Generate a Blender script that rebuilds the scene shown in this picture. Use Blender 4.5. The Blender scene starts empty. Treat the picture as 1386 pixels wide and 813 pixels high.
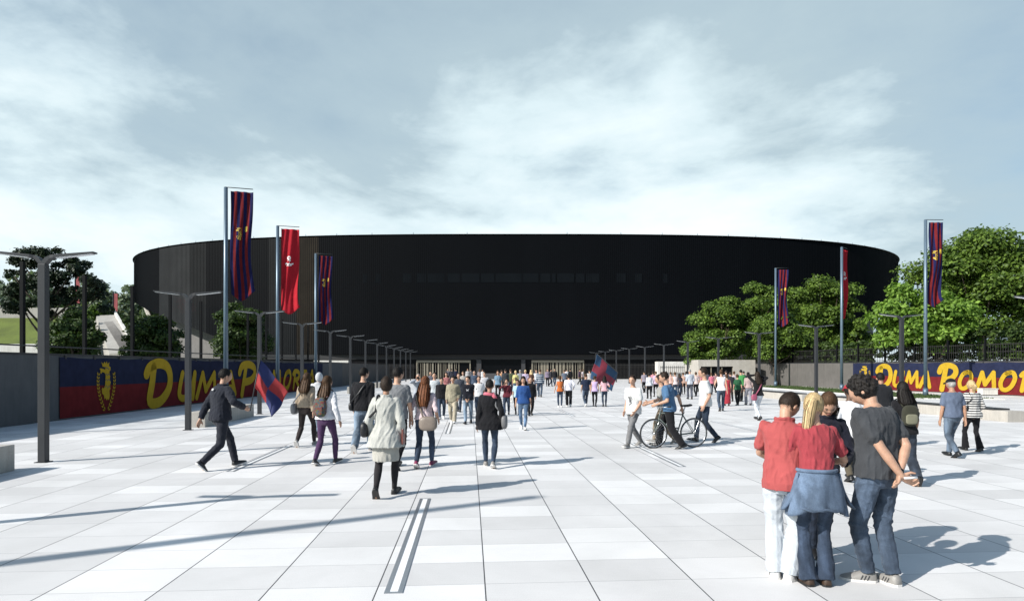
import bpy, bmesh, math, random
import numpy as np
from mathutils import Vector, Matrix, noise
from mathutils.geometry import tessellate_polygon

# ---------------------------------------------------------------- camera, sky, sun, exposure
S = bpy.context.scene
COL = S.collection
EYE = 1.85            # camera height in metres
FPX = 850.0           # focal length in photo pixels (photo is 1386 wide)
cam = bpy.data.cameras.new('camera'); camo = bpy.data.objects.new('camera', cam); COL.objects.link(camo)
camo.location = (0, 0, EYE); camo.rotation_euler = (math.radians(90), 0, 0)
cam.sensor_width = 36; cam.lens = FPX / 1386 * 36; cam.shift_y = 90.5 / 1386
cam.clip_start = 0.1; cam.clip_end = 6000
S.camera = camo

SUN_DIR = Vector((-0.86, -0.51, 0)).normalized()      # horizontal direction towards the sun
SUN_EL = math.radians(34)
w = bpy.data.worlds.new('World'); S.world = w; w.use_nodes = True
nt = w.node_tree; nt.nodes.clear()
def WN(t, **k):
    n = nt.nodes.new(t)
    for a, b in k.items(): setattr(n, a, b)
    return n
WL = nt.links.new
sky = WN('ShaderNodeTexSky'); sky.sky_type = 'NISHITA'; sky.sun_disc = False
sky.sun_elevation = SUN_EL; sky.sun_rotation = math.atan2(SUN_DIR.x, SUN_DIR.y)
sky.air_density = 1.0; sky.dust_density = 1.5; sky.ozone_density = 1.2
tc = WN('ShaderNodeTexCoord'); sep = WN('ShaderNodeSeparateXYZ'); WL(tc.outputs['Generated'], sep.inputs[0])
def WM(op, a, b=None, c=None):
    n = WN('ShaderNodeMath', operation=op)
    for i, v in enumerate((a, b, c)):
        if v is None: continue
        if isinstance(v, (int, float)): n.inputs[i].default_value = v
        else: WL(v, n.inputs[i])
    return n.outputs[0]
zz = WM('MAXIMUM', sep.outputs['Z'], 0.0)
den = WM('ADD', zz, 0.22)
px_ = WM('DIVIDE', sep.outputs['X'], den); py_ = WM('DIVIDE', sep.outputs['Y'], den)
comb = WN('ShaderNodeCombineXYZ'); WL(px_, comb.inputs[0]); WL(py_, comb.inputs[1])
def wnoise(scale, detail, rough, off, dist=0.0):
    mp = WN('ShaderNodeMapping'); mp.inputs['Location'].default_value = off; WL(comb.outputs[0], mp.inputs[0])
    n = WN('ShaderNodeTexNoise'); n.inputs['Scale'].default_value = scale; n.inputs['Detail'].default_value = detail
    n.inputs['Roughness'].default_value = rough; n.inputs['Distortion'].default_value = dist
    WL(mp.outputs[0], n.inputs['Vector']); return n.outputs['Fac']
def wramp(fac, stops):
    r = WN('ShaderNodeValToRGB'); cr = r.color_ramp
    while len(cr.elements) < len(stops): cr.elements.new(0.5)
    for e, (p, c) in zip(cr.elements, stops): e.position = p; e.color = (c[0], c[1], c[2], 1)
    WL(fac, r.inputs[0]); return r.outputs[0]
n1 = wnoise(0.75, 7, 0.55, (2.3, 1.1, 0), 0.35)
n2 = wnoise(1.7, 7, 0.55, (7.7, 3.3, 1), 0.2)
def dirn(px, py):
    return Vector(((px - 693) / 850, 1, (497 - py) / 850)).normalized()
def blob(px, py, half):          # 1 inside a soft patch of sky around a direction, 0 outside
    v = WN('ShaderNodeVectorMath', operation='DOT_PRODUCT'); WL(tc.outputs['Generated'], v.inputs[0]); v.inputs[1].default_value = dirn(px, py)
    r = WN('ShaderNodeMapRange'); r.interpolation_type = 'SMOOTHSTEP'; r.inputs[1].default_value = math.cos(half); r.inputs[2].default_value = 1.0; WL(v.outputs['Value'], r.inputs[0]); return r.outputs[0]
n3 = wnoise(0.95, 8, 0.6, (4.1, 9.2, 3), 0.45)
br = WM('ADD', WM('MULTIPLY', WM('SUBTRACT', n3, 0.5), 1.0), WM('ADD', WM('MULTIPLY', WM('SUBTRACT', n2, 0.5), 0.75), WM('MULTIPLY', WM('SUBTRACT', wnoise(4.2, 8, 0.6, (1.7, 5.3, 2), 0.3), 0.5), 0.42)))
br = WM('ADD', br, WM('MULTIPLY', blob(1000, 215, .34), 0.20)); br = WM('ADD', br, WM('MULTIPLY', blob(640, 190, .45), 0.20))
br = WM('ADD', br, WM('MULTIPLY', blob(140, 260, .40), 0.22)); br = WM('ADD', br, WM('MULTIPLY', blob(900, 300, .45), 0.16))
br = WM('SUBTRACT', br, WM('MULTIPLY', blob(400, 60, .34), 0.20)); br = WM('SUBTRACT', br, WM('MULTIPLY', blob(1270, 170, .36), 0.20))
br = WM('SUBTRACT', br, WM('MULTIPLY', blob(900, 30, .34), 0.18)); br = WM('ADD', br, WM('MULTIPLY', WM('SUBTRACT', 0.30, zz), 0.95))
cl = wramp(br, [(0.0, (3.75, 4.75, 5.25)), (0.20, (5.5, 6.6, 7.0)), (0.42, (6.75, 7.6, 7.85)), (0.70, (7.7, 8.25, 8.35))])
cov = WM('ADD', WM('MULTIPLY', n1, 0.9), WM('ADD', WM('MULTIPLY', br, 0.55), 0.16))
covr = wramp(cov, [(0.30, (.45, .45, .45)), (0.52, (.78, .78, .78)), (0.72, (1, 1, 1))])
blue = WN('ShaderNodeMix', data_type='RGBA', blend_type='MULTIPLY'); blue.inputs[0].default_value = 1
WL(sky.outputs[0], blue.inputs[6]); blue.inputs[7].default_value = (.80, .97, 1.0, 1)
def sstep(v, a, b_):
    r = WN('ShaderNodeMapRange'); r.interpolation_type = 'SMOOTHSTEP'; r.inputs[1].default_value = a; r.inputs[2].default_value = b_; WL(v, r.inputs[0]); return r.outputs[0]
# the clouds lie over the stadium; overhead and behind the camera the sky is clear and blue
clear = WM('MULTIPLY', sstep(sep.outputs['Y'], -0.15, 0.40), WM('SUBTRACT', 1.0, sstep(zz, 0.56, 0.80)))
covm = WN('ShaderNodeMix', data_type='RGBA', blend_type='MULTIPLY'); covm.inputs[0].default_value = 1; WL(covr, covm.inputs[6]); WL(clear, covm.inputs[7])
mix = WN('ShaderNodeMix', data_type='RGBA'); WL(covm.outputs[2], mix.inputs[0]); WL(blue.outputs[2], mix.inputs[6]); WL(cl, mix.inputs[7])
bg = WN('ShaderNodeBackground'); bg.inputs['Strength'].default_value = 0.085; WL(mix.outputs[2], bg.inputs['Color'])
wo = WN('ShaderNodeOutputWorld'); WL(bg.outputs[0], wo.inputs['Surface'])

sl = bpy.data.lights.new('sun', 'SUN'); sl.energy = 4.2; sl.angle = math.radians(0.5); sl.color = (1.0, 0.955, 0.89)
slo = bpy.data.objects.new('sun', sl); COL.objects.link(slo)
to_sun = Vector((SUN_DIR.x * math.cos(SUN_EL), SUN_DIR.y * math.cos(SUN_EL), math.sin(SUN_EL)))
slo.rotation_euler = to_sun.to_track_quat('Z', 'Y').to_euler(); slo.location = (-30, -30, 40)
vs = S.view_settings
vs.view_transform = 'Standard'; vs.look = 'None'; vs.exposure = 0.68; vs.gamma = 1; vs.use_curve_mapping = False
S.display_settings.display_device = 'sRGB'
S.cycles.max_bounces = 6; S.cycles.diffuse_bounces = 3; S.cycles.transparent_max_bounces = 16
S.cycles.use_denoising = True

# ---------------------------------------------------------------- helpers
def G(px, py):                       # photo pixel of a point on the ground -> metres
    Y = FPX * EYE / (py - 497.0); return Vector(((px - 693.0) / FPX * Y, Y, 0))
def Hpx(py_top, Y): return EYE + (497.0 - py_top) / FPX * Y
TH = 0.067                           # the paving (and the lamp rows) run 3.8 degrees left of the view axis

class MB:
    def __init__(s): s.v = []; s.f = []; s.m = []
    def add(s, vs, fs, mat=0):
        b = len(s.v); s.v.extend([tuple(p) for p in vs])
        for f in fs: s.f.append(tuple(i + b for i in f)); s.m.append(mat)
    def box(s, x0, x1, y0, y1, z0, z1, mat=0, M=None):
        vs = [Vector((x, y, z)) for z in (z0, z1) for x, y in ((x0, y0), (x1, y0), (x1, y1), (x0, y1))]
        if M is not None: vs = [M @ p for p in vs]
        s.add(vs, [(3, 2, 1, 0), (4, 5, 6, 7), (0, 1, 5, 4), (1, 2, 6, 5), (2, 3, 7, 6), (3, 0, 4, 7)], mat)
    def rings(s, R, mat=0, cap=True, closed=False):
        n = len(R[0]); b = len(s.v)
        for r in R: s.v.extend([tuple(p) for p in r])
        k = len(R)
        for i in range(k if closed else k - 1):
            a0 = b + i * n; a1 = b + ((i + 1) % k) * n
            for j in range(n):
                s.f.append((a0 + j, a0 + (j + 1) % n, a1 + (j + 1) % n, a1 + j)); s.m.append(mat)
        if cap and not closed:
            s.f.append(tuple(b + j for j in reversed(range(n)))); s.m.append(mat)
            s.f.append(tuple(b + (k - 1) * n + j for j in range(n))); s.m.append(mat)
    def tube(s, pts, rad, n=8, mat=0, closed=False, flat=1.0, ref=None):
        pts = [Vector(p) for p in pts]
        if isinstance(rad, (int, float)): rad = [rad] * len(pts)
        R = []; u0 = ref
        for i, p in enumerate(pts):
            if closed: t = pts[(i + 1) % len(pts)] - pts[i - 1]
            else: t = pts[min(i + 1, len(pts) - 1)] - pts[max(i - 1, 0)]
            t = t.normalized()
            if u0 is None: u0 = Vector((1, 0, 0)) if abs(t.x) < 0.9 else Vector((0, 1, 0))
            u = (u0 - t * u0.dot(t))
            u = u.normalized() if u.length > 1e-6 else t.orthogonal().normalized()
            u0 = u; v = t.cross(u)
            R.append([p + u * math.cos(2 * math.pi * k / n) * rad[i] + v * math.sin(2 * math.pi * k / n) * rad[i] * flat for k in range(n)])
        s.rings(R, mat, True, closed)
    def ball(s, c, rx, ry=None, rz=None, M=None, nu=10, nv=7, mat=0):
        ry = rx if ry is None else ry; rz = rx if rz is None else rz; c = Vector(c)
        def P(x, y, z):
            p = Vector((x * rx, y * ry, z * rz)); return c + (M @ p if M is not None else p)
        vs = [P(0, 0, -1)]
        for i in range(1, nv):
            a = -math.pi / 2 + math.pi * i / nv
            for j in range(nu):
                b = 2 * math.pi * j / nu; vs.append(P(math.cos(a) * math.cos(b), math.cos(a) * math.sin(b), math.sin(a)))
        vs.append(P(0, 0, 1)); fs = []
        for j in range(nu): fs.append((0, 1 + (j + 1) % nu, 1 + j))
        for i in range(nv - 2):
            for j in range(nu):
                a = 1 + i * nu; fs.append((a + j, a + (j + 1) % nu, a + nu + (j + 1) % nu, a + nu + j))
        t = len(vs) - 1; a = 1 + (nv - 2) * nu
        for j in range(nu): fs.append((a + j, a + (j + 1) % nu, t))
        s.add(vs, fs, mat)
    def mesh(s, name):
        me = bpy.data.meshes.new(name); me.from_pydata(s.v, [], s.f); return me
    def build(s, name, mats, parent=None, smooth=False, bevel=0):
        me = s.mesh(name)
        if not isinstance(mats, (list, tuple)): mats = [mats]
        for m in mats: me.materials.append(m)
        me.polygons.foreach_set('material_index', s.m)
        if smooth: me.polygons.foreach_set('use_smooth', [True] * len(s.f))
        me.update()
        o = bpy.data.objects.new(name, me); COL.objects.link(o)
        if parent is not None: o.parent = parent
        if bevel:
            b = o.modifiers.new('bevel', 'BEVEL'); b.width = bevel; b.segments = 2; b.limit_method = 'ANGLE'
        return o

def tag(o, label, cat, group=None, kind=None):
    o['label'] = label; o['category'] = cat
    if group: o['group'] = group
    if kind: o['kind'] = kind
    return o
def empty(name, loc, label, cat, group=None, rz=0):
    o = bpy.data.objects.new(name, None); COL.objects.link(o); o.location = loc; o.rotation_euler = (0, 0, rz)
    o.empty_display_size = 0.2
    return tag(o, label, cat, group)
def structure(o): o['kind'] = 'structure'; return o
def stuff(o, label, cat): tag(o, label, cat, kind='stuff'); return o
def kids(o, acc=None): return [c for c in list(bpy.data.objects) if c.parent == o]
def dup_tree(src_list, loc, rz, label, group):
    # src_list: [root, child, ...] with children listed after their parents
    new = {}
    for s_ in src_list:
        c = s_.copy(); COL.objects.link(c); new[s_] = c
        if s_.parent in new: c.parent = new[s_.parent]
    r = new[src_list[0]]; r.location = loc; r.rotation_euler = (0, 0, rz); r['label'] = label
    if group: r['group'] = group
    return r

# ---------------------------------------------------------------- materials
MATS = {}
class NT:
    def __init__(s, name):
        s.m = bpy.data.materials.new(name); s.m.use_nodes = True; s.t = s.m.node_tree
        s.p = s.t.nodes['Principled BSDF']; s.out = s.t.nodes['Material Output']
    def n(s, t, **k):
        x = s.t.nodes.new(t)
        for a, b in k.items(): setattr(x, a, b)
        return x
    def l(s, a, b): s.t.links.new(a, b)
    def math(s, op, a, b=None, c=None):
        x = s.n('ShaderNodeMath', operation=op)
        for i, v in enumerate((a, b, c)):
            if v is None: continue
            if isinstance(v, (int, float)): x.inputs[i].default_value = v
            else: s.l(v, x.inputs[i])
        return x.outputs[0]
    def coord(s, kind='Object', scale=(1, 1, 1), rot=(0, 0, 0)):
        t = s.n('ShaderNodeTexCoord'); m = s.n('ShaderNodeMapping'); m.inputs['Scale'].default_value = scale; m.inputs['Rotation'].default_value = rot
        s.l(t.outputs[kind], m.inputs[0]); return m.outputs[0]
    def noise(s, vec, scale, detail=4, rough=0.55, dist=0):
        x = s.n('ShaderNodeTexNoise'); x.inputs['Scale'].default_value = scale; x.inputs['Detail'].default_value = detail
        x.inputs['Roughness'].default_value = rough; x.inputs['Distortion'].default_value = dist
        s.l(vec, x.inputs['Vector']); return x.outputs['Fac']
    def ramp(s, fac, stops, interp='LINEAR'):
        x = s.n('ShaderNodeValToRGB'); cr = x.color_ramp; cr.interpolation = interp
        while len(cr.elements) < len(stops): cr.elements.new(0.5)
        for e, (p, c) in zip(cr.elements, stops): e.position = p; e.color = (c[0], c[1], c[2], 1)
        s.l(fac, x.inputs[0]); return x.outputs[0]
    def mixc(s, fac, a, b, mode='MIX'):
        x = s.n('ShaderNodeMix', data_type='RGBA', blend_type=mode)
        for i, v in ((0, fac), (6, a), (7, b)):
            if isinstance(v, (int, float)): x.inputs[i].default_value = v
            elif isinstance(v, tuple): x.inputs[i].default_value = (v[0], v[1], v[2], 1)
            else: s.l(v, x.inputs[i])
        return x.outputs[2]
    def bump(s, h, strength=0.3, dist=0.01):
        b = s.n('ShaderNodeBump'); b.inputs['Strength'].default_value = strength; b.inputs['Distance'].default_value = dist
        s.l(h, b.inputs['Height']); s.l(b.outputs[0], s.p.inputs['Normal'])
def mul(c, k): return tuple(min(1, x * k) for x in c)
def mat(name, c, rough=0.7, var=0.12, scale=6.0, metal=0.0, spec=0.5, bump=0.0, bscale=40.0, coord='Object', stretch=(1, 1, 1)):
    if name in MATS: return MATS[name]
    t = NT(name); v = t.coord(coord, stretch)
    f = t.noise(v, scale, 5, 0.6)
    t.l(t.ramp(f, [(0.3, mul(c, 1 - var)), (0.7, mul(c, 1 + var))]), t.p.inputs['Base Color'])
    t.p.inputs['Roughness'].default_value = rough; t.p.inputs['Metallic'].default_value = metal
    t.p.inputs['Specular IOR Level'].default_value = spec
    if bump: t.bump(t.noise(v, bscale, 6, 0.6), bump, 0.01)
    MATS[name] = t.m; return t.m

def paving_material():
    t = NT('paving'); tcn = t.n('ShaderNodeTexCoord'); sp = t.n('ShaderNodeSeparateXYZ'); t.l(tcn.outputs['Object'], sp.inputs[0])
    W, L, U0 = 0.9016, 0.60, 0.129
    u = t.math('DIVIDE', t.math('SUBTRACT', sp.outputs[0], U0), W); v = t.math('DIVIDE', t.math('ADD', sp.outputs[1], 0.02), L)
    fu = t.math('FLOOR', u); fv = t.math('FLOOR', v)
    cb = t.n('ShaderNodeCombineXYZ'); t.l(fu, cb.inputs[0]); t.l(fv, cb.inputs[1])
    wn = t.n('ShaderNodeTexWhiteNoise', noise_dimensions='2D'); t.l(cb.outputs[0], wn.inputs['Vector'])
    slab = t.ramp(wn.outputs['Value'], [(0.0, (.575, .567, .565)), (0.42, (.612, .604, .602)), (0.72, (.645, .637, .635)), (0.78, (.695, .688, .685)), (1.0, (.72, .712, .71))])
    gv = t.coord('Object')
    grain = t.noise(gv, 160, 3, 0.7); stain = t.noise(gv, 0.55, 6, 0.6, 0.4); streak = t.noise(t.coord('Object', (3, 40, 3)), 2.0, 3, 0.6)
    c = t.mixc(1.0, slab, t.ramp(grain, [(0.25, (.76, .76, .76)), (0.6, (1.05, 1.05, 1.05))]), 'MULTIPLY')
    c = t.mixc(1.0, c, t.ramp(stain, [(0.28, (.86, .86, .855)), (0.62, (1.03, 1.03, 1.03))]), 'MULTIPLY')
    c = t.mixc(1.0, c, t.ramp(streak, [(0.3, (.955, .955, .955)), (0.6, (1.0, 1.0, 1.0))]), 'MULTIPLY')
    du = t.math('MULTIPLY', t.math('ABSOLUTE', t.math('SUBTRACT', t.math('FRACT', t.math('ADD', u, 0.5)), 0.5)), W)
    dv = t.math('MULTIPLY', t.math('ABSOLUTE', t.math('SUBTRACT', t.math('FRACT', t.math('ADD', v, 0.5)), 0.5)), L)
    ju = t.math('LESS_THAN', du, 0.0055); jv = t.math('LESS_THAN', dv, 0.0036)
    c = t.mixc(t.math('MULTIPLY', jv, 0.72), c, (.22, .22, .23)); c = t.mixc(ju, c, (.06, .06, .065))
    t.l(c, t.p.inputs['Base Color']); t.p.inputs['Roughness'].default_value = 0.62; t.p.inputs['Specular IOR Level'].default_value = 0.35
    h = t.math('SUBTRACT', t.math('MULTIPLY', grain, 0.2), t.math('MULTIPLY', t.math('MAXIMUM', ju, jv), 1.0))
    t.bump(h, 0.35, 0.004); return t.m
PAVING = paving_material()

def concrete(name, c, joints=None):
    if name in MATS: return MATS[name]
    t = NT(name); v = t.coord()
    a = t.noise(v, 1.2, 7, 0.65, 0.3); b = t.noise(v, 30, 4, 0.6); d = t.noise(t.coord('Object', (6, 6, .5)), 1.2, 4, 0.6)
    col = t.mixc(1.0, t.ramp(a, [(0.3, mul(c, .84)), (0.68, mul(c, 1.08))]), t.ramp(b, [(0.3, (.88, .88, .88)), (0.65, (1.04, 1.04, 1.04))]), 'MULTIPLY')
    col = t.mixc(1.0, col, t.ramp(d, [(0.3, (.86, .85, .84)), (0.6, (1, 1, 1))]), 'MULTIPLY')
    t.l(col, t.p.inputs['Base Color']); t.p.inputs['Roughness'].default_value = 0.85; t.bump(b, 0.25, 0.006)
    MATS[name] = t.m; return t.m

def foliage(name, dark, light, trans=0.25):
    if name in MATS: return MATS[name]
    t = NT(name); g = t.n('ShaderNodeNewGeometry')
    f = t.math('ADD', t.math('MULTIPLY', g.outputs['Random Per Island'], 0.55), t.math('MULTIPLY', t.noise(t.coord(), 0.9, 3, 0.5), 0.5))
    c = t.ramp(f, [(0.2, dark), (0.55, mul(tuple((a + b) / 2 for a, b in zip(dark, light)), 1)), (0.85, light)])
    t.l(c, t.p.inputs['Base Color']); t.p.inputs['Roughness'].default_value = 0.55; t.p.inputs['Specular IOR Level'].default_value = 0.25
    tr = t.n('ShaderNodeBsdfTranslucent'); t.l(t.mixc(1.0, c, (1.1, 1.25, .5), 'MULTIPLY'), tr.inputs[0])
    mx = t.n('ShaderNodeMixShader'); mx.inputs[0].default_value = trans; t.l(t.p.outputs[0], mx.inputs[1]); t.l(tr.outputs[0], mx.inputs[2])
    t.l(mx.outputs[0], t.out.inputs['Surface']); MATS[name] = t.m; return t.m

def grass_mat(name, c):
    t = NT(name); v = t.coord()
    a = t.noise(v, 0.8, 6, 0.6); b = t.noise(v, 60, 4, 0.7)
    col = t.mixc(1.0, t.ramp(a, [(0.3, mul(c, .7)), (0.7, mul(c, 1.2))]), t.ramp(b, [(0.3, (.6, .6, .6)), (0.7, (1.2, 1.2, 1.1))]), 'MULTIPLY')
    t.l(col, t.p.inputs['Base Color']); t.p.inputs['Roughness'].default_value = 0.9; t.bump(b, 0.8, 0.03); return t.m

M_DARKMETAL = mat('dark_lamp_paint', (.034, .036, .040), 0.45, 0.1, 3, 0.15, spec=.3)
M_POSTBLACK = mat('black_fence_paint', (.006, .0065, .0075), 0.6, 0.1, 3, spec=.08)
M_POLE = mat('flagpole_paint', (.10, .145, .19), 0.4, 0.08, 2, 0.3)
M_STEEL = mat('brushed_steel', (.42, .44, .47), 0.35, 0.08, 20, 0.8)
M_STRIPW = mat('white_channel_infill', (.80, .80, .80), 0.4, 0.03, 8)
M_LENS = mat('lamp_lens', (.75, .76, .78), 0.25, 0.03, 8)
M_CONC = concrete('pale_concrete', (.40, .375, .34))
M_CONCL = concrete('light_concrete', (.62, .60, .57))
M_CONCD = concrete('dark_concrete', (.16, .15, .145))
M_WALL = concrete('charcoal_wall_panel', (.085, .088, .095))
M_WALLR = concrete('brown_grey_wall_panel', (.105, .098, .092))
M_BLACKTOP = mat('black_bench_top', (.02, .02, .022), 0.5, 0.1)
M_BARK = mat('bark', (.075, .055, .04), 0.9, 0.3, 9, bump=0.6, bscale=14, stretch=(1, 1, .25))
M_TARMAC = mat('ground_soil', (.10, .11, .07), 0.95, 0.25, 0.4)
M_LAWN = grass_mat('lawn_turf', (.05, .085, .02))
M_BANK = grass_mat('bank_turf', (.12, .155, .022))
F_MID = foliage('leaf_mid_green', (.022, .050, .008), (.145, .225, .034))
F_BRIGHT = foliage('leaf_bright_green', (.06, .125, .018), (.27, .42, .075), 0.40)
F_DARK = foliage('leaf_dark_green', (.012, .028, .008), (.070, .110, .022))
F_PINE = foliage('needle_dark', (.008, .016, .008), (.03, .048, .02), 0.1)
F_FAR = foliage('leaf_far_haze_tint', (.12, .16, .10), (.23, .27, .17), 0.2)  # pale because distance haze is put into the leaf colour

# ---------------------------------------------------------------- ground, plaza
b = MB(); b.add([(-2500, -200, -.004), (2500, -200, -.004), (2500, 4000, -.004), (-2500, 4000, -.004)], [(0, 1, 2, 3)])
structure(b.build('ground', M_TARMAC))
b = MB()
cx, sx = math.cos(math.atan(TH)), math.sin(math.atan(TH))
RP = Matrix.Rotation(math.atan(TH), 4, 'Z')
b.add([RP.inverted() @ Vector(p) for p in ((-16.4, -14, 0), (44, -14, 0), (44, 104, 0), (-24, 104, 0), (-24, 66, 0))], [(0, 1, 2, 3, 4)])
o = structure(b.build('plaza', PAVING)); o.rotation_euler = (0, 0, math.atan(TH))
def U(c, Y): return c - TH * Y      # x of a line of the paving at distance Y

# in-ground channels
k = 0
def channel(c, Y0, label):
    r = empty('paving_channel', (U(c, Y0), Y0, 0), label, 'light strip', 'steel edged channels set into the paving', math.atan(TH))
    L, W = 3.72, 0.152
    a = MB(); a.box(0, .042, 0, L, .001, .006); a.box(W - .042, W, 0, L, .001, .006); a.box(.042, W - .042, 0, .03, .001, .006); a.box(.042, W - .042, L - .03, L, .001, .006)
    a.build('frame', M_STEEL, r)
    a = MB(); a.box(.042, W - .042, .03, L - .03, .001, .004); a.build('infill', M_STRIPW, r)
channel(-.705, 5.14, 'long steel channel with white infill, nearest the camera')
channel(-.70, 17.5, 'steel channel crossing the joint under the khaki jacket walker')
channel(-4.34, 11.15, 'thin steel channel just behind the striding man in black tracksuit')
channel(3.88, 11.7, 'steel channel running up to the bicycle front wheel')
channel(3.86, 23.8, 'short far channel in front of the girl in orange top')
channel(8.25, 17.9, 'faint steel channel right of the bicycle and white tee man')
channel(-4.34, 23.5, 'far steel channel to the left of the khaki jacket walker')

# concrete benches of the left lamp row
def bench(c, Y0, label, L=4.4):
    a = MB(); a.box(-.52, 0, 0, L, 0.0, .47)
    o = a.build('concrete_bench', M_CONC, None, bevel=.012); o.location = (U(c, Y0), Y0, 0); o.rotation_euler = (0, 0, math.atan(TH))
    tag(o, label, 'bench', 'long pale concrete block benches in the left lamp row')
for Y0, lb in ((6.9, 'pale concrete bench cut off by the left edge of the photo'), (19.4, 'concrete block bench behind the man in black tracksuit'),
               (32, 'concrete block bench hidden behind the girls with bags'), (44.5, 'small far concrete bench beside a lamp, left of man in black sweater'),
               (57, 'farthest visible concrete bench of the left row')):
    bench(-8.18, Y0, lb)

# planter walls with black tops on the right
def planter(x0, y0, x1, y1, label):
    d = Vector((x1 - x0, y1 - y0, 0)); L = d.length
    r = empty('planter_wall', (x0, y0, 0), label, 'planter', 'low concrete seat walls with black tops', math.atan2(d.y, d.x))
    a = MB(); a.box(0, L, -.62, 0, 0, .37); a.build('wall', M_CONC, r, bevel=.008)
    a = MB(); a.box(.55, L - .02, -.60, .012, .37, .425); a.build('seat_top', M_BLACKTOP, r, bevel=.006)
planter(16.77, 21.25, 15.95, 31.5, 'low concrete seat wall with black top, nearest on the right')
planter(15.80, 34.2, 14.95, 44.5, 'low concrete seat wall behind the girl with pink bag')

# lawn on the right with the kerb
b = MB(); b.add([(23.4, 37, .03), (28.2, 36, .03), (27.6, 63, .03), (22.6, 63, .03)], [(0, 1, 2, 3)])
structure(b.build('lawn', M_LAWN))
b = MB()
lp = [Vector(p) for p in ((23.4, 37, 0), (28.2, 36, 0), (27.6, 63, 0), (22.6, 63, 0))]
for i in range(4):
    a0, a1 = lp[i], lp[(i + 1) % 4]; d = (a1 - a0).normalized(); nrm = Vector((d.y, -d.x, 0))
    Mx = Matrix.Translation(a0) @ Matrix.Rotation(math.atan2(d.y, d.x), 4, 'Z')
    b.box(0, (a1 - a0).length, -.12, 0, 0, .06, 0, Mx)
structure(b.build('kerb', M_CONCL))
rng = random.Random(5); b = MB()
for i in range(5200):
    y = rng.uniform(36.5, 62.5); t_ = (y - 37) / 26; x = rng.uniform(23.4 - .8 * t_, 28.1 - .5 * t_)
    h = rng.uniform(.05, .12); a = rng.uniform(0, 6.28); dx, dy = math.cos(a) * .03, math.sin(a) * .03
    b.add([(x - dx, y - dy, .03), (x + dx, y + dy, .03), (x + dy * 1.2, y - dx * 1.2, .03 + h)], [(0, 1, 2)])
stuff(b.build('grass', M_LAWN), 'short green grass on the lawn strip under the right flagpoles', 'grass')

# ---------------------------------------------------------------- stadium
M_SKIN = mat('black_cladding', (.0030, .0036, .0048), 0.6, 0.12, 0.2, spec=0.05, stretch=(1, 1, .2))
M_SKIN2 = mat('black_cladding_soft', (.0040, .0046, .006), 0.6, 0.12, 0.2, spec=0.05)
M_SKIN_SUN = mat('cladding_painted_sun', (.030, .031, .033), 0.5, 0.15, 0.3, spec=0.08)  # black cladding with sunlight on the left facets put into its colour
M_SKIN_SUN2 = mat('cladding_painted_sun_dim', (.015, .0158, .017), 0.5, 0.15, 0.3, spec=0.06)  # dimmer step of the same painted sunlight
M_SKIN_SHEEN = mat('cladding_painted_sheen', (.022, .0175, .013), 0.5, 0.2, 0.5, spec=0.06)  # brownish reflection on the ribbed bay, painted into the cladding colour
M_WIN = mat('facade_window_glass', (.0050, .0062, .0078), 0.4, 0.1, 0.5, spec=0.05)
M_BASE = mat('base_dark_render', (.010, .010, .011), 0.7, 0.15, 0.5, spec=0.05)
M_BASEG = mat('base_dark_glass', (.003, .0035, .0045), 0.3, 0.1, 0.5, spec=0.1)
M_FRAME = mat('cream_frame', (.20, .178, .135), 0.7, 0.06)
M_COLG = mat('grey_column', (.028, .028, .031), 0.7, 0.08)
M_GATEDARK = mat('gate_dark', (.016, .015, .0145), 0.6, 0.1)
SC = Vector((0.8, 160, 0)); SA, SB, SN = 81.0, 62.0, 3.0
def ell(t, a=SA, b_=SB):
    c, s_ = math.cos(t), math.sin(t)
    return Vector((SC.x + a * math.copysign(abs(c) ** (2 / SN), c), SC.y + b_ * math.copysign(abs(s_) ** (2 / SN), s_), 0))
dense = [ell(2 * math.pi * i / 4000) for i in range(4000)]
cum = [0]
for i in range(4000): cum.append(cum[-1] + (dense[(i + 1) % 4000] - dense[i]).length)
def at_len(s_):
    s_ %= cum[-1]; i = int(np.searchsorted(cum, s_)) - 1; i = max(0, i)
    f = (s_ - cum[i]) / max(1e-9, cum[i + 1] - cum[i]); return dense[i % 4000].lerp(dense[(i + 1) % 4000], f)
st = empty('stadium', (SC.x, SC.y, 0), 'huge black oval stadium with smooth dark cladding closing the plaza', 'stadium')
def zb(p):
    z = 3.9 + max(0, abs(p.x - SC.x) - 40) * .32
    return z if p.y < SC.y else 14.6
TOP = 22.4
NP = 400
b = MB(); P = [at_len(cum[-1] * i / NP) - SC for i in range(NP)]
for i in range(NP):
    p, q = P[i], P[(i + 1) % NP]; mid = (p + q) / 2 + SC
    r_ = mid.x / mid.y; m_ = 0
    if mid.y < SC.y and mid.x < 0:  # left bays take the tones with sun and sheen painted in
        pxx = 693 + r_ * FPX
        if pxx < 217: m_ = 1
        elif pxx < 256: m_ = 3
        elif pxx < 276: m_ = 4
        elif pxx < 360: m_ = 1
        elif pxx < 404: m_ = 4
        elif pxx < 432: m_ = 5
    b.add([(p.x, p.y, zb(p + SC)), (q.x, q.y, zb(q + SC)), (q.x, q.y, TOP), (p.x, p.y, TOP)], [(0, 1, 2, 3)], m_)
b.build('cladding', [M_SKIN, M_SKIN2, M_SKIN2, M_SKIN_SUN, M_SKIN_SUN2, M_SKIN_SHEEN], st)
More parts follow.
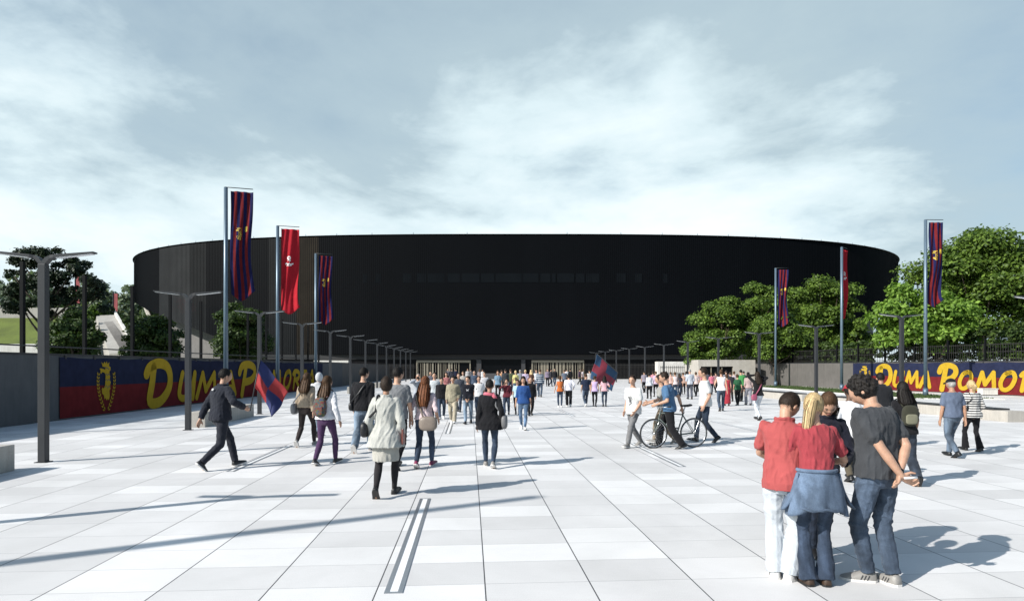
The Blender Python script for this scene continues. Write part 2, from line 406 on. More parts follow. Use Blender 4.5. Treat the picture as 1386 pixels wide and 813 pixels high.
# ribs of the mesh cladding: fine raised vertical fins
b = MB()
for i in range(0, 1500):
    s_ = cum[-1] * i / 1500; p = at_len(s_); q = at_len(s_ + .1); d = (q - p).normalized(); nrm = Vector((d.y, -d.x, 0))
    if p.y > SC.y: continue
    p0 = p - SC; z0 = zb(p) + .02
    c = [p0 + d * .03, p0 - d * .03]; e = [x + nrm * .03 for x in c]
    m_ = 0
    b.add([(e[1].x, e[1].y, z0), (e[0].x, e[0].y, z0), (e[0].x, e[0].y, TOP - .03), (e[1].x, e[1].y, TOP - .03)], [(0, 1, 2, 3)], m_)
    b.add([(c[0].x, c[0].y, z0), (e[0].x, e[0].y, z0), (e[0].x, e[0].y, TOP - .03), (c[0].x, c[0].y, TOP - .03)], [(0, 1, 2, 3)], m_)
    b.add([(e[1].x, e[1].y, z0), (c[1].x, c[1].y, z0), (c[1].x, c[1].y, TOP - .03), (e[1].x, e[1].y, TOP - .03)], [(0, 1, 2, 3)], m_)
fo = b.build('fins', M_SKIN, st); fo['kind'] = 'stuff'
b = MB(); R1 = [(p.x, p.y, TOP) for p in P]; R2 = [(p.x * 1.003, p.y * 1.003, TOP + .22) for p in P]; R3 = [(p.x * .99, p.y * .99, TOP + .22) for p in P]; R4 = [(p.x * .55, p.y * .5, TOP - 1.5) for p in P]
b.rings([R1, R2, R3, R4], 0, False); b.build('roof', M_SKIN2, st)
for i in range(44):
    p = ell(math.radians(196 + 148 * i / 43)) - SC; e = MB(); e.tube([(p.x * .998, p.y * .998, TOP + .1), (p.x * .998, p.y * .998, TOP + .55)], .05, 6); e.build('roof_rod', M_STEEL, st)
b = MB(); bi = [ell(2 * math.pi * i / 300, SA - 4, SB - 3.4) - SC for i in range(300)]
b.rings([[(p.x, p.y, 0) for p in bi], [(p.x, p.y, 16) for p in bi]], 0, False); b.build('base_wall', M_CONCD, st)
FY = SC.y - SB - SC.y      # local y of the front plane
# soffit
b = MB(); n_ = 400
so = [at_len(cum[-1] * i / n_) - SC for i in range(n_)]
b.rings([[(p.x * .999, p.y * .999, zb(p + SC) + .02) for p in so], [(p.x * .93, p.y * .92, zb(p + SC) + .03) for p in so]], 0, False); b.build('soffit', M_BASE, st)
FRONT = 98.0 + 1.2         # ground-floor front plane, recessed under the cladding
def fx(px): return (px - 693) / FPX * FRONT - SC.x
LY = FRONT - SC.y
b = MB(); b.box(-47, 47, LY + .3, LY + 1.2, 0, 3.86); b.build('ground_floor_wall', M_BASE, st)
b = MB(); b.box(-46, 46, LY + .1, LY + .3, 3.1, 3.86); b.build('fascia', mat('fascia_grey', (.018,.018,.0195), .7, .1), st)
for x0, x1 in ((652, 706),):
    b = MB(); b.box(fx(x0), fx(x1), LY + .1, LY + .28, .1, 3.05); b.build('dark_glazing', M_BASEG, st)
for x0, x1 in ((645, 651.5), (705.5, 711)):
    b = MB(); b.box(fx(x0), fx(x1), LY - .1, LY + .26, 0, 3.08); b.build('column', M_COLG, st)
b = MB(); b.box(fx(652), fx(705), LY - .9, LY - .2, 0, .92); b.build('plinth', mat('plinth_grey', (.05, .05, .053), .8, .1), st, bevel=.02)
def entrance(x0, x1, open0, open1, seed):
    rr = random.Random(seed)
    a, c = fx(x0), fx(x1); y = LY + .06
    e = MB(); e.box(a - .18, c + .18, y - .12, y + .2, 2.62, 2.98); e.box(a - .18, a, y - .12, y + .2, 0, 2.62); e.box(c, c + .18, y - .12, y + .2, 0, 2.62)
    f = e.build('entrance_frame', M_FRAME, st)
    e = MB(); e.box(a, c, y + .12, y + .16, 0, 2.62); e.build('opening', M_BASEG, f)
    x = a + .05; e = MB()
    while x < c - .1:
        wd = rr.choice((.06, .1, .16, .24, .34))
        if not (fx(open0) < x + wd and x < fx(open1)): e.box(x, min(x + wd, c), y, y + .08, .06, 2.6)
        x += wd + rr.choice((.12, .2, .3))
    e.build('slatted_gate', M_FRAME, f)
entrance(565, 635.5, 623, 635, 1); entrance(721, 789, 900, 901, 2)
def bars(x0, x1, z1, y_off, step=.22, name='bar_gate', m=None):
    e = MB(); x = fx(x0)
    while x < fx(x1): e.box(x, x + .05, LY + y_off, LY + y_off + .05, .05, z1); x += step
    e.box(fx(x0), fx(x1), LY + y_off + .055, LY + y_off + .09, .2, .28); e.box(fx(x0), fx(x1), LY + y_off + .055, LY + y_off + .09, z1 - .3, z1 - .2)
    e.build(name, m or M_GATEDARK, st)
bars(792, 886, 2.5, -.3); bars(490, 560, 2.4, -.3)
b = MB(); b.box(fx(886), fx(925), LY - 2.2, LY - .3, 0, 2.75); b.build('side_pavilion', M_CONCL, st)
bars(888, 930, 2.1, -3.0, .3)
b = MB(); b.box(fx(428), fx(474), LY - 1.2, LY + .1, 2.55, 2.95); b.build('canopy_edge', M_CONCL, st)
# row of faint windows on the front
xs = [490, 507, 541, 544, 563, 578, 605, 624, 650, 670, 707, 730, 746, 753, 778, 792, 812, 848, 870, 905]
for i in range(0, len(xs) - 1):
    a, c = fx(xs[i]) * .99, fx(xs[i + 1]) * .99
    if c - a < .6: continue
    yf = -SB * (1 - (max(abs(a), abs(c)) / SA) ** 3) ** (1 / 3)
    e = MB(); e.box(a + .12, c - .12, yf - .05, yf + .5, 15.1, 16.5); e.build('window', M_WIN, st)
# pale raking struts under the lifted left end, and openings in the base
e = MB()
for i, t in enumerate((203, 206, 209, 212, 215)):
    p = ell(math.radians(t), SA - 1.5, SB - 1.2) - SC
    q = ell(math.radians(t + 2), SA - 6, SB - 5) - SC
    sb = MB(); sb.tube([(q.x, q.y, 0), (p.x, p.y, zb(p + SC) + .1)], .28, 8); sb.build('strut', M_CONC, st, True)
for t in (217, 220.5, 224):
    p = ell(math.radians(t), SA - 4, SB - 3.4) - SC; q = ell(math.radians(t + 1), SA - 4, SB - 3.4) - SC
    d = (q - p).normalized(); Mx = Matrix.Translation(p) @ Matrix.Rotation(math.atan2(d.y, d.x), 4, 'Z')
    e = MB(); e.box(0, 1.7, -.25, .1, 2.2, 5.6, 0, Mx); e.build('base_opening', M_BASEG, st)
# ---------------------------------------------------------------- perimeter walls, banners, fences
def along(p0, p1):
    p0, p1 = Vector((*p0, 0)), Vector((*p1, 0)); d = (p1 - p0).normalized()
    return p0, d, (p1 - p0).length
def wall_run(p0, p1, h, label, m, panel=3.3, thick=.3, grp=None, inner_left=True):
    a, d, L = along(p0, p1)
    r = empty('perimeter_wall', a, label, 'wall', grp, math.atan2(d.y, d.x))
    n = max(1, round(L / panel)); s_ = L / n; y0, y1 = (0, thick) if inner_left else (-thick, 0)
    for i in range(n):
        e = MB(); e.box(i * s_ + .008, (i + 1) * s_ - .008, y0, y1, 0, h - .06); e.build('wall_panel', m, r, bevel=.008)
    e = MB(); e.box(0, L, y0 - .03, y1 + .03, h - .06, h); e.build('coping', M_DARKMETAL, r)
    e = MB(); e.box(0, L, y0 + .05, y1 - .05, 0, h - .061); e.build('core', M_BLACKTOP, r)
    return r
WLA, WLB = (-15.60, 12.0), (-16.75, 62.0)
wall_run(WLA, WLB, 2.33, 'long charcoal panel wall on the left carrying the blue and red banner', M_WALL)
wall_run((-16.75, 62.02), (-19, 97), 2.33, 'far dark slatted wall on the left beyond the banner end', M_WALLR, 4)
wall_run((29.4, 54.0), (35.6, 29.7), 2.30, 'brown grey panel wall on the right carrying the second banner', M_WALLR, inner_left=True)
wall_run((25.6, 67.0), (29.39, 54.02), 2.30, 'bare brown grey panel wall left of the right banner, behind the flagpole', M_WALLR, inner_left=True)

M_NAVY = mat('banner_navy', (.016, .020, .046), 0.75, 0.2, 3, bump=.25, bscale=3, spec=.06)
M_RED = mat('banner_red', (.120, .014, .016), 0.75, 0.2, 3, bump=.25, bscale=3, spec=.06)
M_YEL = mat('banner_yellow', (.39, .255, .022), 0.75, 0.1, 5, spec=.06)
M_YELD = mat('banner_line_dark', (.03, .03, .05), 0.6, 0.1, 5)

def ribbon(mb, pts, th, z, mat=0, smooth=False, nseg=5):
    # thick stroke with round ends, in the (x, y) plane at height z
    P_ = [Vector((p[0], p[1])) for p in pts]
    if smooth:
        Q = []
        for i in range(len(P_) - 1):
            p0, p1, p2, p3 = P_[max(0, i - 1)], P_[i], P_[i + 1], P_[min(len(P_) - 1, i + 2)]
            for k_ in range(nseg):
                t = k_ / nseg
                Q.append(.5 * ((2 * p1) + (p2 - p0) * t + (2 * p0 - 5 * p1 + 4 * p2 - p3) * t * t + (3 * p1 - p0 - 3 * p2 + p3) * t ** 3))
        Q.append(P_[-1]); P_ = Q
    n = len(P_); Lf = []; Rt = []
    for i in range(n):
        t = (P_[min(i + 1, n - 1)] - P_[max(i - 1, 0)]).normalized(); nn = Vector((-t.y, t.x))
        Lf.append(P_[i] + nn * th / 2); Rt.append(P_[i] - nn * th / 2)
    vs = [(p.x, p.y, z) for p in Lf] + [(p.x, p.y, z) for p in Rt]
    fs = [(i, n + i, n + i + 1, i + 1) for i in range(n - 1)]
    mb.add(vs, fs, mat)
    for e, d in ((P_[0], (P_[0] - P_[1]).normalized()), (P_[-1], (P_[-1] - P_[-2]).normalized())):
        a0 = math.atan2(d.y, d.x)
        fan = [(e.x + math.cos(a0 - math.pi / 2 + math.pi * k_ / 6) * th / 2, e.y + math.sin(a0 - math.pi / 2 + math.pi * k_ / 6) * th / 2, z) for k_ in range(7)]
        mb.add(fan, [tuple(range(7))], mat)
def fill(mb, pts, z, mat=0):
    v = [Vector((p[0], p[1], 0)) for p in pts]
    tr = tessellate_polygon([v]); mb.add([(p.x, p.y, z) for p in v], [tuple(t) for t in tr], mat)

GLYPH = {   # strokes on a unit cell: (smooth, points)
 'D': [(1, [(.30, .84), (.24, .5), (.17, .12), (.50, .10), (.80, .33), (.88, .62), (.76, .86), (.46, .93), (.16, .84), (.06, .70)])],
 'U': [(1, [(.30, .93), (.20, .55), (.16, .22), (.32, .09), (.56, .2), (.74, .5), (.86, .93)]), (0, [(.86, .93), (.76, .08)])],
 'M': [(0, [(.10, .08), (.34, .92)]), (0, [(.34, .92), (.46, .30)]), (0, [(.46, .30), (.82, .92)]), (0, [(.82, .92), (.84, .08)])],
 'A': [(0, [(.06, .08), (.60, .92)]), (0, [(.62, .92), (.84, .08)]), (0, [(.30, .34), (.74, .34)])],
 'P': [(0, [(.40, .88), (.18, .06)]), (1, [(.06, .70), (.18, .88), (.50, .94), (.82, .86), (.88, .66), (.68, .48), (.34, .42)])],
 'O': [(1, [(.60, .92), (.34, .80), (.14, .42), (.20, .12), (.44, .08), (.70, .28), (.86, .64), (.78, .90), (.60, .92), (.45, .88)])],
 'R': [(0, [(.36, .88), (.16, .06)]), (1, [(.14, .78), (.30, .92), (.62, .92), (.82, .78), (.70, .56), (.36, .48)]), (1, [(.44, .48), (.62, .26), (.82, .06)])],
 'Z': [(0, [(.20, .90), (.86, .90)]), (0, [(.84, .88), (.12, .12)]), (0, [(.12, .10), (.80, .10)])],
}
CREST = [(487, 190), (478, 170), (495, 182), (505, 168), (516, 180), (525, 166), (533, 182), (550, 170), (545, 192), (560, 200), (560, 215), (548, 225), (556, 250), (553, 265), (562, 285),
         (555, 300), (560, 320), (549, 330), (552, 360), (545, 385), (535, 375), (525, 385), (515, 370), (505, 378), (500, 355), (485, 345), (480, 320), (490, 312), (500, 318), (511, 300), (513, 272),
         (516, 245), (507, 230), (483, 226), (478, 236), (470, 230), (471, 216), (462, 210), (470, 205), (490, 208), (510, 213), (515, 206), (505, 198), (487, 196)]
def crest(mb, ox, oy, h, z, mat=0, matd=1, wreath=True, flipx=False):
    k_ = h / 272.0; cx_ = 523
    def T(p): return (ox + (p[0] - cx_) * k_ * (-1 if flipx else 1), oy + (301 - p[1]) * k_)
    fill(mb, [T(p) for p in CREST], z, mat)
    for q in ([(512, 245), (522, 236), (532, 246), (542, 236), (553, 244)], [(510, 275), (522, 266), (532, 276), (542, 266), (556, 276)], [(512, 310), (524, 300), (534, 318), (546, 302), (556, 314)],
              [(505, 200), (530, 203), (545, 212)]):
        ribbon(mb, [T(p) for p in q], 5 * k_, z + .0015, matd)
    if wreath:
        for s_ in (-1, 1):
            for i in range(11):
                t = i / 10
                x = 523 + s_ * (8 + 66 * math.sin(math.pi * (.06 + .55 * t))); y = 432 - 195 * t
                a = math.pi / 2 + s_ * (-.9 + 1.25 * t)
                for sd in (-1, 1):
                    c_ = Vector((x + sd * 6.5 * math.cos(a + 1.57) , y - sd * 6.5 * math.sin(a + 1.57)))
                    aa = a + sd * .45
                    u_ = Vector((math.cos(aa), -math.sin(aa))); v_ = Vector((-u_.y, u_.x))
                    pts = [c_ + u_ * 11, c_ + v_ * 5, c_ - u_ * 11, c_ - v_ * 5]
                    fill(mb, [T(p) for p in pts], z + .0004 * (i % 3), mat)
def word_on(mb, items, z0):
    z = z0
    for ch, x0, x1, y0, y1, th in items:
        for sm, pts in GLYPH[ch]:
            ribbon(mb, [(x0 + p[0] * (x1 - x0), y0 + p[1] * (y1 - y0)) for p in pts], th, z, 0, bool(sm)); z += .0012
def banner(p0, p1, s0, s1, label, items, crest_at, z0=.06, z1=2.2, zm=1.16, flip=False):
    a, d, L = along(p0, p1)
    # local frame: x along the wall (as read by the viewer), y up, z out of the wall to the plaza
    out = Vector((d.y, -d.x, 0)) if not flip else Vector((-d.y, d.x, 0))
    M = Matrix((( d.x, 0, out.x, 0), (d.y, 0, out.y, 0), (0, 1, 0, 0), (0, 0, 0, 1)))
    M = Matrix.Translation(a + out * .035) @ M
    r = bpy.data.objects.new('wall_banner', None); COL.objects.link(r); r.matrix_world = Matrix.Translation(a + d * s0)
    tag(r, label, 'banner', 'club banners along the perimeter walls')
    def put(mb, name, mats):
        o = mb.build(name, mats); o.data.transform(Matrix.Translation(-(a + d * s0)) @ M); o.parent = r; return o
    rr = random.Random(3)
    def wob(x, y): return .012 * noise.noise(Vector((x * .9, y * 2.2, 1))) + .010 * noise.noise(Vector((x * 3.1 + y * 2, y * 1.1, 5)))
    for nm, ya, yb, m in (('blue_half', zm, z1, M_NAVY), ('red_half', z0, zm, M_RED)):
        nx = int((s1 - s0) / .14); ny = 8; vs = []; fs = []
        for i in range(nx + 1):
            for j in range(ny + 1):
                x = s0 + (s1 - s0) * i / nx; y = ya + (yb - ya) * j / ny
                if nm == 'blue_half' and j == ny: y += .02 * math.sin(x * 2.6) - .012
                vs.append((x, y, wob(x, y)))
        for i in range(nx):
            for j in range(ny):
                q = i * (ny + 1) + j; fs.append((q, q + ny + 1, q + ny + 2, q + 1))
        e = MB(); e.add(vs, fs); o = put(e, nm, m); o.data.polygons.foreach_set('use_smooth', [True] * len(fs))
    e = MB(); word_on(e, items, .028); put(e, 'lettering', M_YEL)
    if crest_at:
        e = MB(); crest(e, crest_at[0], crest_at[1], crest_at[2], .028, 0, 1); put(e, 'crest', [M_YEL, M_YELD])
    x = s0 + .3
    while x < s1: e = MB(); e.box(x - .04, x + .04, z1 - .05, z1 + .09, .0, .012); put(e, 'tie', M_BLACKTOP); x += 1.6
    return r
# left wall: x along the wall measured by the photo's pixel columns
_a, _d, _L = along(WLA, WLB)
def sl_(px):     # distance along the left wall seen at photo column px
    r_ = (px - 693) / FPX; return (r_ * _a.y - _a.x) / (_d.x - r_ * _d.y)
def it(ch, a, b_, y0=.22, y1=1.66, th=.34): return (ch, sl_(a), sl_(b_), y0, y1, th)
def its(ch, s0, s1, y0=.22, y1=1.66, th=.34): return (ch, s0, s1, y0, y1, th)
L_items = [it('D', 194, 233, .10, 2.18, .46), it('U', 236, 266), it('M', 261, 294, th=.32), it('A', 293, 321), it('P', 321, 346, .10, 2.16, .46)]
s_ = sl_(347); e_ = sl_(425)
for ch, f0, f1 in (('O', 0, .16), ('M', .17, .36), ('O', .37, .53), ('R', .53, .70), ('Z', .69, .83), ('A', .83, 1.0)):
    L_items.append(its(ch, s_ + f0 * (e_ - s_), s_ + f1 * (e_ - s_)))
banner(WLA, WLB, sl_(79.5), sl_(436), 'long blue over red club banner with crest and yellow DUMA POMORZA on the left wall', L_items, ((sl_(119) + sl_(163)) / 2, 1.15, 1.9))
RA, RB = (29.4, 54.0), (35.6, 29.7)
_a2, _d2, _L2 = along(RA, RB)
def sr_(px):
    r_ = (px - 693) / FPX; return (r_ * _a2.y - _a2.x) / (_d2.x - r_ * _d2.y)
def itr(ch, a, b_, y0=.28, y1=1.62, th=.29): return (ch, sr_(a), sr_(b_), y0, y1, th)
R_items = [itr('D', 1187, 1209, .14, 2.10, .40), itr('U', 1208, 1226), itr('M', 1224, 1246, th=.26), itr('A', 1245, 1262), itr('P', 1271, 1298, .14, 2.12, .40), itr('O', 1297, 1319), itr('M', 1320, 1352, th=.29), itr('O', 1352, 1379),
           itr('R', 1380, 1408), itr('Z', 1409, 1434), itr('A', 1435, 1466)]
banner(RA, RB, sr_(1155), min(_L2 - .1, sr_(1480)), 'blue over red club banner with crest and yellow DUMA POMORZA on the right wall', R_items, ((sr_(1165) + sr_(1178)) / 2, 1.1, 1.85))

# tall post fence with a fine clear screen behind the left wall
def screen_mat():
    t = NT('clear_screen'); t.t.nodes.remove(t.p)
    tr = t.n('ShaderNodeBsdfTransparent'); tr.inputs[0].default_value = (.93, .95, .96, 1)
    gl = t.n('ShaderNodeBsdfGlossy'); gl.inputs['Roughness'].default_value = .12; gl.inputs[0].default_value = (.8, .85, .9, 1)
    fr = t.n('ShaderNodeFresnel'); fr.inputs[0].default_value = 1.25
    mx = t.n('ShaderNodeMixShader'); t.l(t.math('MULTIPLY', fr.outputs[0], .3), mx.inputs[0]); t.l(tr.outputs[0], mx.inputs[1]); t.l(gl.outputs[0], mx.inputs[2]); t.l(mx.outputs[0], t.out.inputs['Surface'])
    return t.m
M_SCREEN = screen_mat()
r = empty('screen_fence', (-17.0, 15.4, 0), 'tall dark post fence with clear screen panels behind the left wall', 'fence')
for i in range(14):
    x, y = 0 - .022 * 3.3 * i, 3.3 * i
    e = MB(); e.box(x - .06, x + .06, y - .06, y + .06, 0, 5.55); e.build('post', M_POSTBLACK, r)
    if i < 13:
        e = MB(); e.add([(x, y + .08, .2), (x - .0726, y + 3.22, .2), (x - .0726, y + 3.22, 5.45), (x, y + .08, 5.45)], [(0, 1, 2, 3)]); e.build('screen_panel', M_SCREEN, r)
e = MB(); e.tube([(.1, 0, 2.62), (.1 - .022 * 43, 43, 2.62)], .03, 6); e.build('rail', M_DARKMETAL, r)
# bar fence on the right walls
def bar_fence(p0, p1, label, z0=2.3, z1=3.5, off=.45):
    a, d, L = along(p0, p1); n_ = Vector((-d.y, d.x, 0))
    r = empty('bar_fence', a + n_ * off, label, 'fence', None, math.atan2(d.y, d.x))
    x = 0; e = MB()
    while x < L: e.box(x, x + .025, -.012, .012, 0, z1); x += .17
    for z in (z0 + .1, (z0 + z1) / 2, z1 - .1): e.box(0, L, .0122, .03, z, z + .04)
    e.build('mesh_panel', M_GATEDARK, r)
    x = 0
    while x <= L: q = MB(); q.box(x - .05, x + .05, -.06, .06, 0, z1 + .35); q.build('post', M_POSTBLACK, r); x += 2.8
bar_fence((29.4, 54), (35.6, 29.7), 'dark bar fence rising above the right banner wall')
bar_fence((25.6, 67), (29.39, 54.02), 'dark bar fence rising above the bare brown wall in front of trees')

# concrete gatehouse on the right
r = empty('gatehouse', (19.0, 64, 0), 'small pale concrete gatehouse with dark doorways behind the crowd', 'kiosk')
e = MB(); e.box(0, 5.8, 0, .35, 1.95, 2.62); e.box(3.55, 5.8, 0, .35, 0, 1.95); e.box(0, .25, 0, .35, 0, 1.95); e.box(5.45, 5.8, .351, 5, 0, 2.62); e.box(0, .3, .351, 5, 0, 2.62)
e.build('wall', M_CONC, r)
e = MB(); e.box(.3, 5.45, .35, 5, 2.4, 2.6); e.build('roof', M_CONCD, r)
for i in range(3):
    e = MB(); e.box(.28 + i * 1.1, 1.3 + i * 1.1, .2, .28, 0, 1.94); e.build('door', M_BASEG, r)
    e = MB(); e.box(1.3 + i * 1.1, 1.38 + i * 1.1, .12, .3, 0, 1.94); e.build('mullion', M_FRAME, r)
r = empty('utility_box', (31.35, 41.4, 0), 'small pale box standing on the paving in front of the right banner', 'box')
e = MB(); e.box(-.5, .5, -.25, .25, 0.05, .42); e.build('housing', M_CONCL, r, bevel=.02)
e = MB(); e.box(-.53, .53, -.28, .28, .42, .48); e.build('lid', M_CONCL, r, bevel=.01)
e = MB(); e.box(-.45, .45, -.2, .2, 0, .05); e.build('foot', M_BLACKTOP, r)

# ---------------------------------------------------------------- twin-arm lamps
def make_lamp():
    r = empty('street_lamp', (0, 0, 0), '-', 'street lamp', 'twin arm lamp posts in two rows along the plaza')
    out = [r]
    e = MB(); e.box(-.07, .07, -.07, .07, 0, 3.86); out.append(e.build('post', M_DARKMETAL, r, bevel=.008))
    e = MB(); e.box(-.11, .11, -.11, .11, 0, .015); out.append(e.build('base_plate', M_DARKMETAL, r))
    for s_ in (-1, 1):
        prof = [(0.0, 3.84, .07), (.06, 3.93, .062), (.15, 4.005, .03), (.22, 4.02, .028), (.60, 4.06, .022), (.97, 4.10, .014)]
        e = MB(); R = []
        for x, z, t in prof:
            hw = .062 if x < .2 else .075
            R.append([(s_ * x, -hw, z - t), (s_ * x, hw, z - t), (s_ * x, hw, z + t), (s_ * x, -hw, z + t)][::s_])
        e.rings(R); arm = e.build('lamp_arm', M_DARKMETAL, r); out.append(arm)
        e = MB(); R = []
        for x, z in ((.26, 3.995), (.60, 4.035), (.93, 4.077)):
            R.append([(s_ * x, -.055, z - .012), (s_ * x, .055, z - .012), (s_ * x, .055, z), (s_ * x, -.055, z)][::s_])
        e.rings(R); out.append(e.build('lens', M_LENS, arm))
    return out
LAMP = make_lamp()
ORD = ['nearest', 'second', 'third', 'fourth', 'fifth', 'sixth', 'seventh', 'eighth', 'ninth', 'tenth', 'eleventh', 'twelfth', 'thirteenth', 'farthest']
first = True
def lamp_at(x, y, label):
    global first
    if first:
        first = False; LAMP[0].location = (x, y, 0); LAMP[0].rotation_euler = (0, 0, math.atan(TH)); LAMP[0]['label'] = label
    else: dup_tree(LAMP, (x, y, 0), math.atan(TH), label, None)
for k_ in range(-2, 13):
    Y = 12.28 + 6.3 * k_ ; X = -8.34 - .0668 * Y
    if k_ == 0: lb = 'large dark twin armed lamp post at the left edge of the photo'
    elif k_ == 1: lb = 'dark twin armed lamp post left of the man in black tracksuit'
    elif k_ == 2: lb = 'twin armed lamp post behind the quartered flag, in front of a tree'
    elif k_ < 0: lb = 'lamp post outside the left of the frame casting a long shadow, ' + ('nearer' if k_ == -1 else 'farther') + ' one'
    else: lb = 'slim grey twin armed lamp post, %s from the front in the left row' % ORD[k_]
    lamp_at(X, max(Y, -.5) if k_ == -2 else Y, lb)
for k_ in range(0, 12):
    Y = 19.9 + 6.6 * k_; X = 16.85 - .062 * (Y - 19.9)
    lb = {0: 'lamp post cut off by the right edge with one arm showing', 1: 'twin armed lamp post in front of the bright green tree', 2: 'twin armed lamp post just behind the group in red shirts'}.get(k_, 'slim twin armed lamp post, %s from the front in the right row' % ORD[k_])
    lamp_at(X, Y, lb)

# ---------------------------------------------------------------- flagpoles with hanging flags
FN = mat('flag_navy', (.012, .013, .055), 0.8, 0.15, 4, spec=.06); FR = mat('flag_red', (.125, .014, .016), 0.8, 0.15, 4, spec=.06)
FRED = mat('flag_bright_red', (.36, .016, .026), 0.8, 0.1, 4, spec=.08); FW = mat('flag_white', (.7, .7, .7), 0.7, 0.05)
FY = mat('flag_yellow', (.5, .36, .03), 0.7, 0.1)
def split_tris(mb, mu, mv):
    o = MB()
    def rec(a, b_, c, m, dep):
        def big(p, q): return abs(p[0] - q[0]) / mu + abs(p[1] - q[1]) / mv
        L = [big(a, b_), big(b_, c), big(c, a)]; k_ = L.index(max(L))
        if L[k_] < 1 or dep > 8: o.add([a, b_, c], [(0, 1, 2)], m); return
        a, b_, c = ((a, b_, c), (b_, c, a), (c, a, b_))[k_]
        h = tuple((p + q) / 2 for p, q in zip(a, b_)); rec(a, h, c, m, dep + 1); rec(h, b_, c, m, dep + 1)
    for f, m in zip(mb.f, mb.m):
        for i in range(1, len(f) - 1): rec(mb.v[f[0]], mb.v[f[i]], mb.v[f[i + 1]], m, 0)
    return o
def flagpole(x, y, h, fdir, label, flabel, kind, seed, fw=1.25, fl=5.5):
    r = empty('flagpole', (x, y, 0), label, 'flagpole', 'blue grey flagpoles beside the plaza', fdir)
    e = MB(); e.tube([(0, 0, 0), (0, 0, h * .5), (0, 0, h)], [.115, .105, .095], 14); p_ = e.build('pole', M_POLE, r, True)
    e = MB(); e.tube([(0, 0, 0), (0, 0, .5)], [.16, .15], 14); e.build('sleeve', M_POLE, r, True)
    e = MB(); e.tube([(-.05, 0, h + .01), (fw + .22, 0, h + .01)], .022, 8); e.build('top_rod', M_DARKMETAL, r, True)
    # the flag: hangs from the rod, a thing of its own
    rr = random.Random(seed); nx, ny = 28, 46
    ph = rr.uniform(0, 6); vs = []; fs = []; ms = []
    def P(u, v):
        xx = .22 + fw * u; z = -.16 - fl * v
        if v > .88: z += (v - .88) / .12 * fl * .10 * (abs(u - .42) ** 1.4) * 2.0
        bulge = .10 * math.sin(v * 7.3 + ph) * (.25 + u) * (.3 + v)
        yy = .09 * math.sin(u * 9 + v * 3 + ph) * (.25 + .75 * v) + .16 * math.sin(v * 6 + ph * 1.7 + u * 2) * v + .04 * math.sin(u * 17 + v * 9)
        xx += bulge * .6 - .05 * math.sin(v * 3.1) * u
        return Vector((xx, yy, h + z))
    for i in range(nx + 1):
        for j in range(ny + 1): vs.append(P(i / nx, j / ny))
    for i in range(nx):
        for j in range(ny):
            q = i * (ny + 1) + j; fs.append((q, q + 1, q + ny + 2, q + ny + 1)); ms.append(int(i / nx * 7) % 2 if kind == 'striped' else 0)
    ft = empty('hanging_flag', (x, y, 0), flabel, 'flag', 'hanging flags on the flagpoles', fdir)
    me = bpy.data.meshes.new('cloth'); me.from_pydata([tuple(v) for v in vs], [], fs)
    for m in ((FN, FR) if kind == 'striped' else (FRED,)): me.materials.append(m)
    me.polygons.foreach_set('material_index', ms); me.polygons.foreach_set('use_smooth', [True] * len(fs))
    o = bpy.data.objects.new('cloth', me); COL.objects.link(o); o.parent = ft
    sd = o.modifiers.new('thickness', 'SOLIDIFY'); sd.thickness = .012; sd.offset = 0
    for side in (-1, 1):
        e = MB()
        if kind == 'striped':
            crest(e, .42, .375, .145, 0, 0, 1, False, side > 0)
            ribbon(e, [(.36, .455), (.36, .42)], .02, 0, 1) ; ribbon(e, [(.48, .455), (.48, .42)], .02, 0, 0)
        else:
            parts3 = [MB(), MB(), MB()]
            for a in range(7):
                ca, sa = math.cos(a * .9) * .07, math.sin(a * .9) * .017
                fill(parts3[0], [(.42 + ca + .04 * math.cos(t), .66 + sa + .009 * math.sin(t)) for t in (0, 1.26, 2.5, 3.8, 5.0)], .0003 * a, 0)
            ribbon(parts3[0], [(.36, .625), (.40, .655), (.44, .622), (.50, .632)], .012, 0.003, 0)
            ribbon(parts3[1], [(.22, .59), (.30, .60), (.36, .585), (.44, .595), (.52, .585), (.58, .595), (.66, .60)], .016, 0, 0)
            ribbon(parts3[2], [(.30, .572), (.42, .572), (.56, .576)], .008, 0, 0)
        for e, enm in (((e, 'emblem'),) if kind == 'striped' else ((parts3[0], 'emblem'), (parts3[1], 'print_line'), (parts3[2], 'print_line'))):
            e = split_tris(e, .03 if kind == 'striped' else .05, .03)
            # crest()/ribbon() work in (u, 1 - v): wrap onto the waving cloth
            asp = fl / fw
            W = []
            for (u, v, z) in e.v:
                if kind == 'striped': u2 = .42 + (u - .42) * asp; v2 = 1 - (.62 + (v - .40))
                else: u2 = u; v2 = 1 - v
                p = P(u2, v2); du = P(u2 + .01, v2) - p; dv = P(u2, v2 + .01) - p; n_ = du.cross(dv).normalized()
                W.append(tuple(p + n_ * side * (.011 + z)))
            e.v = W
            e.build(enm, [FY, FN] if kind == 'striped' else [FW], ft)
fa = math.radians
flagpole(-14.40, 31.6, 10.9, fa(18), 'tall blue grey flagpole at the far left, nearest of the left three', 'red and navy striped hanging flag on the leftmost flagpole', 'striped', 1, 1.05)
flagpole(-15.00, 40.2, 10.9, fa(18), 'middle flagpole of the left three, right behind the quartered flag', 'bright red hanging flag with white print, on the left side', 'red', 2, 1.1)
flagpole(-15.62, 50.0, 10.9, fa(18), 'third and farthest flagpole on the left, above the walking girls', 'striped hanging flag on the farthest left flagpole, against dark facade', 'striped', 3, 1.05)
flagpole(25.4, 60.5, 11.4, fa(-4), 'farthest flagpole on the right, standing before the round tree', 'striped hanging flag before the tree, smallest on the right', 'striped', 4, .95)
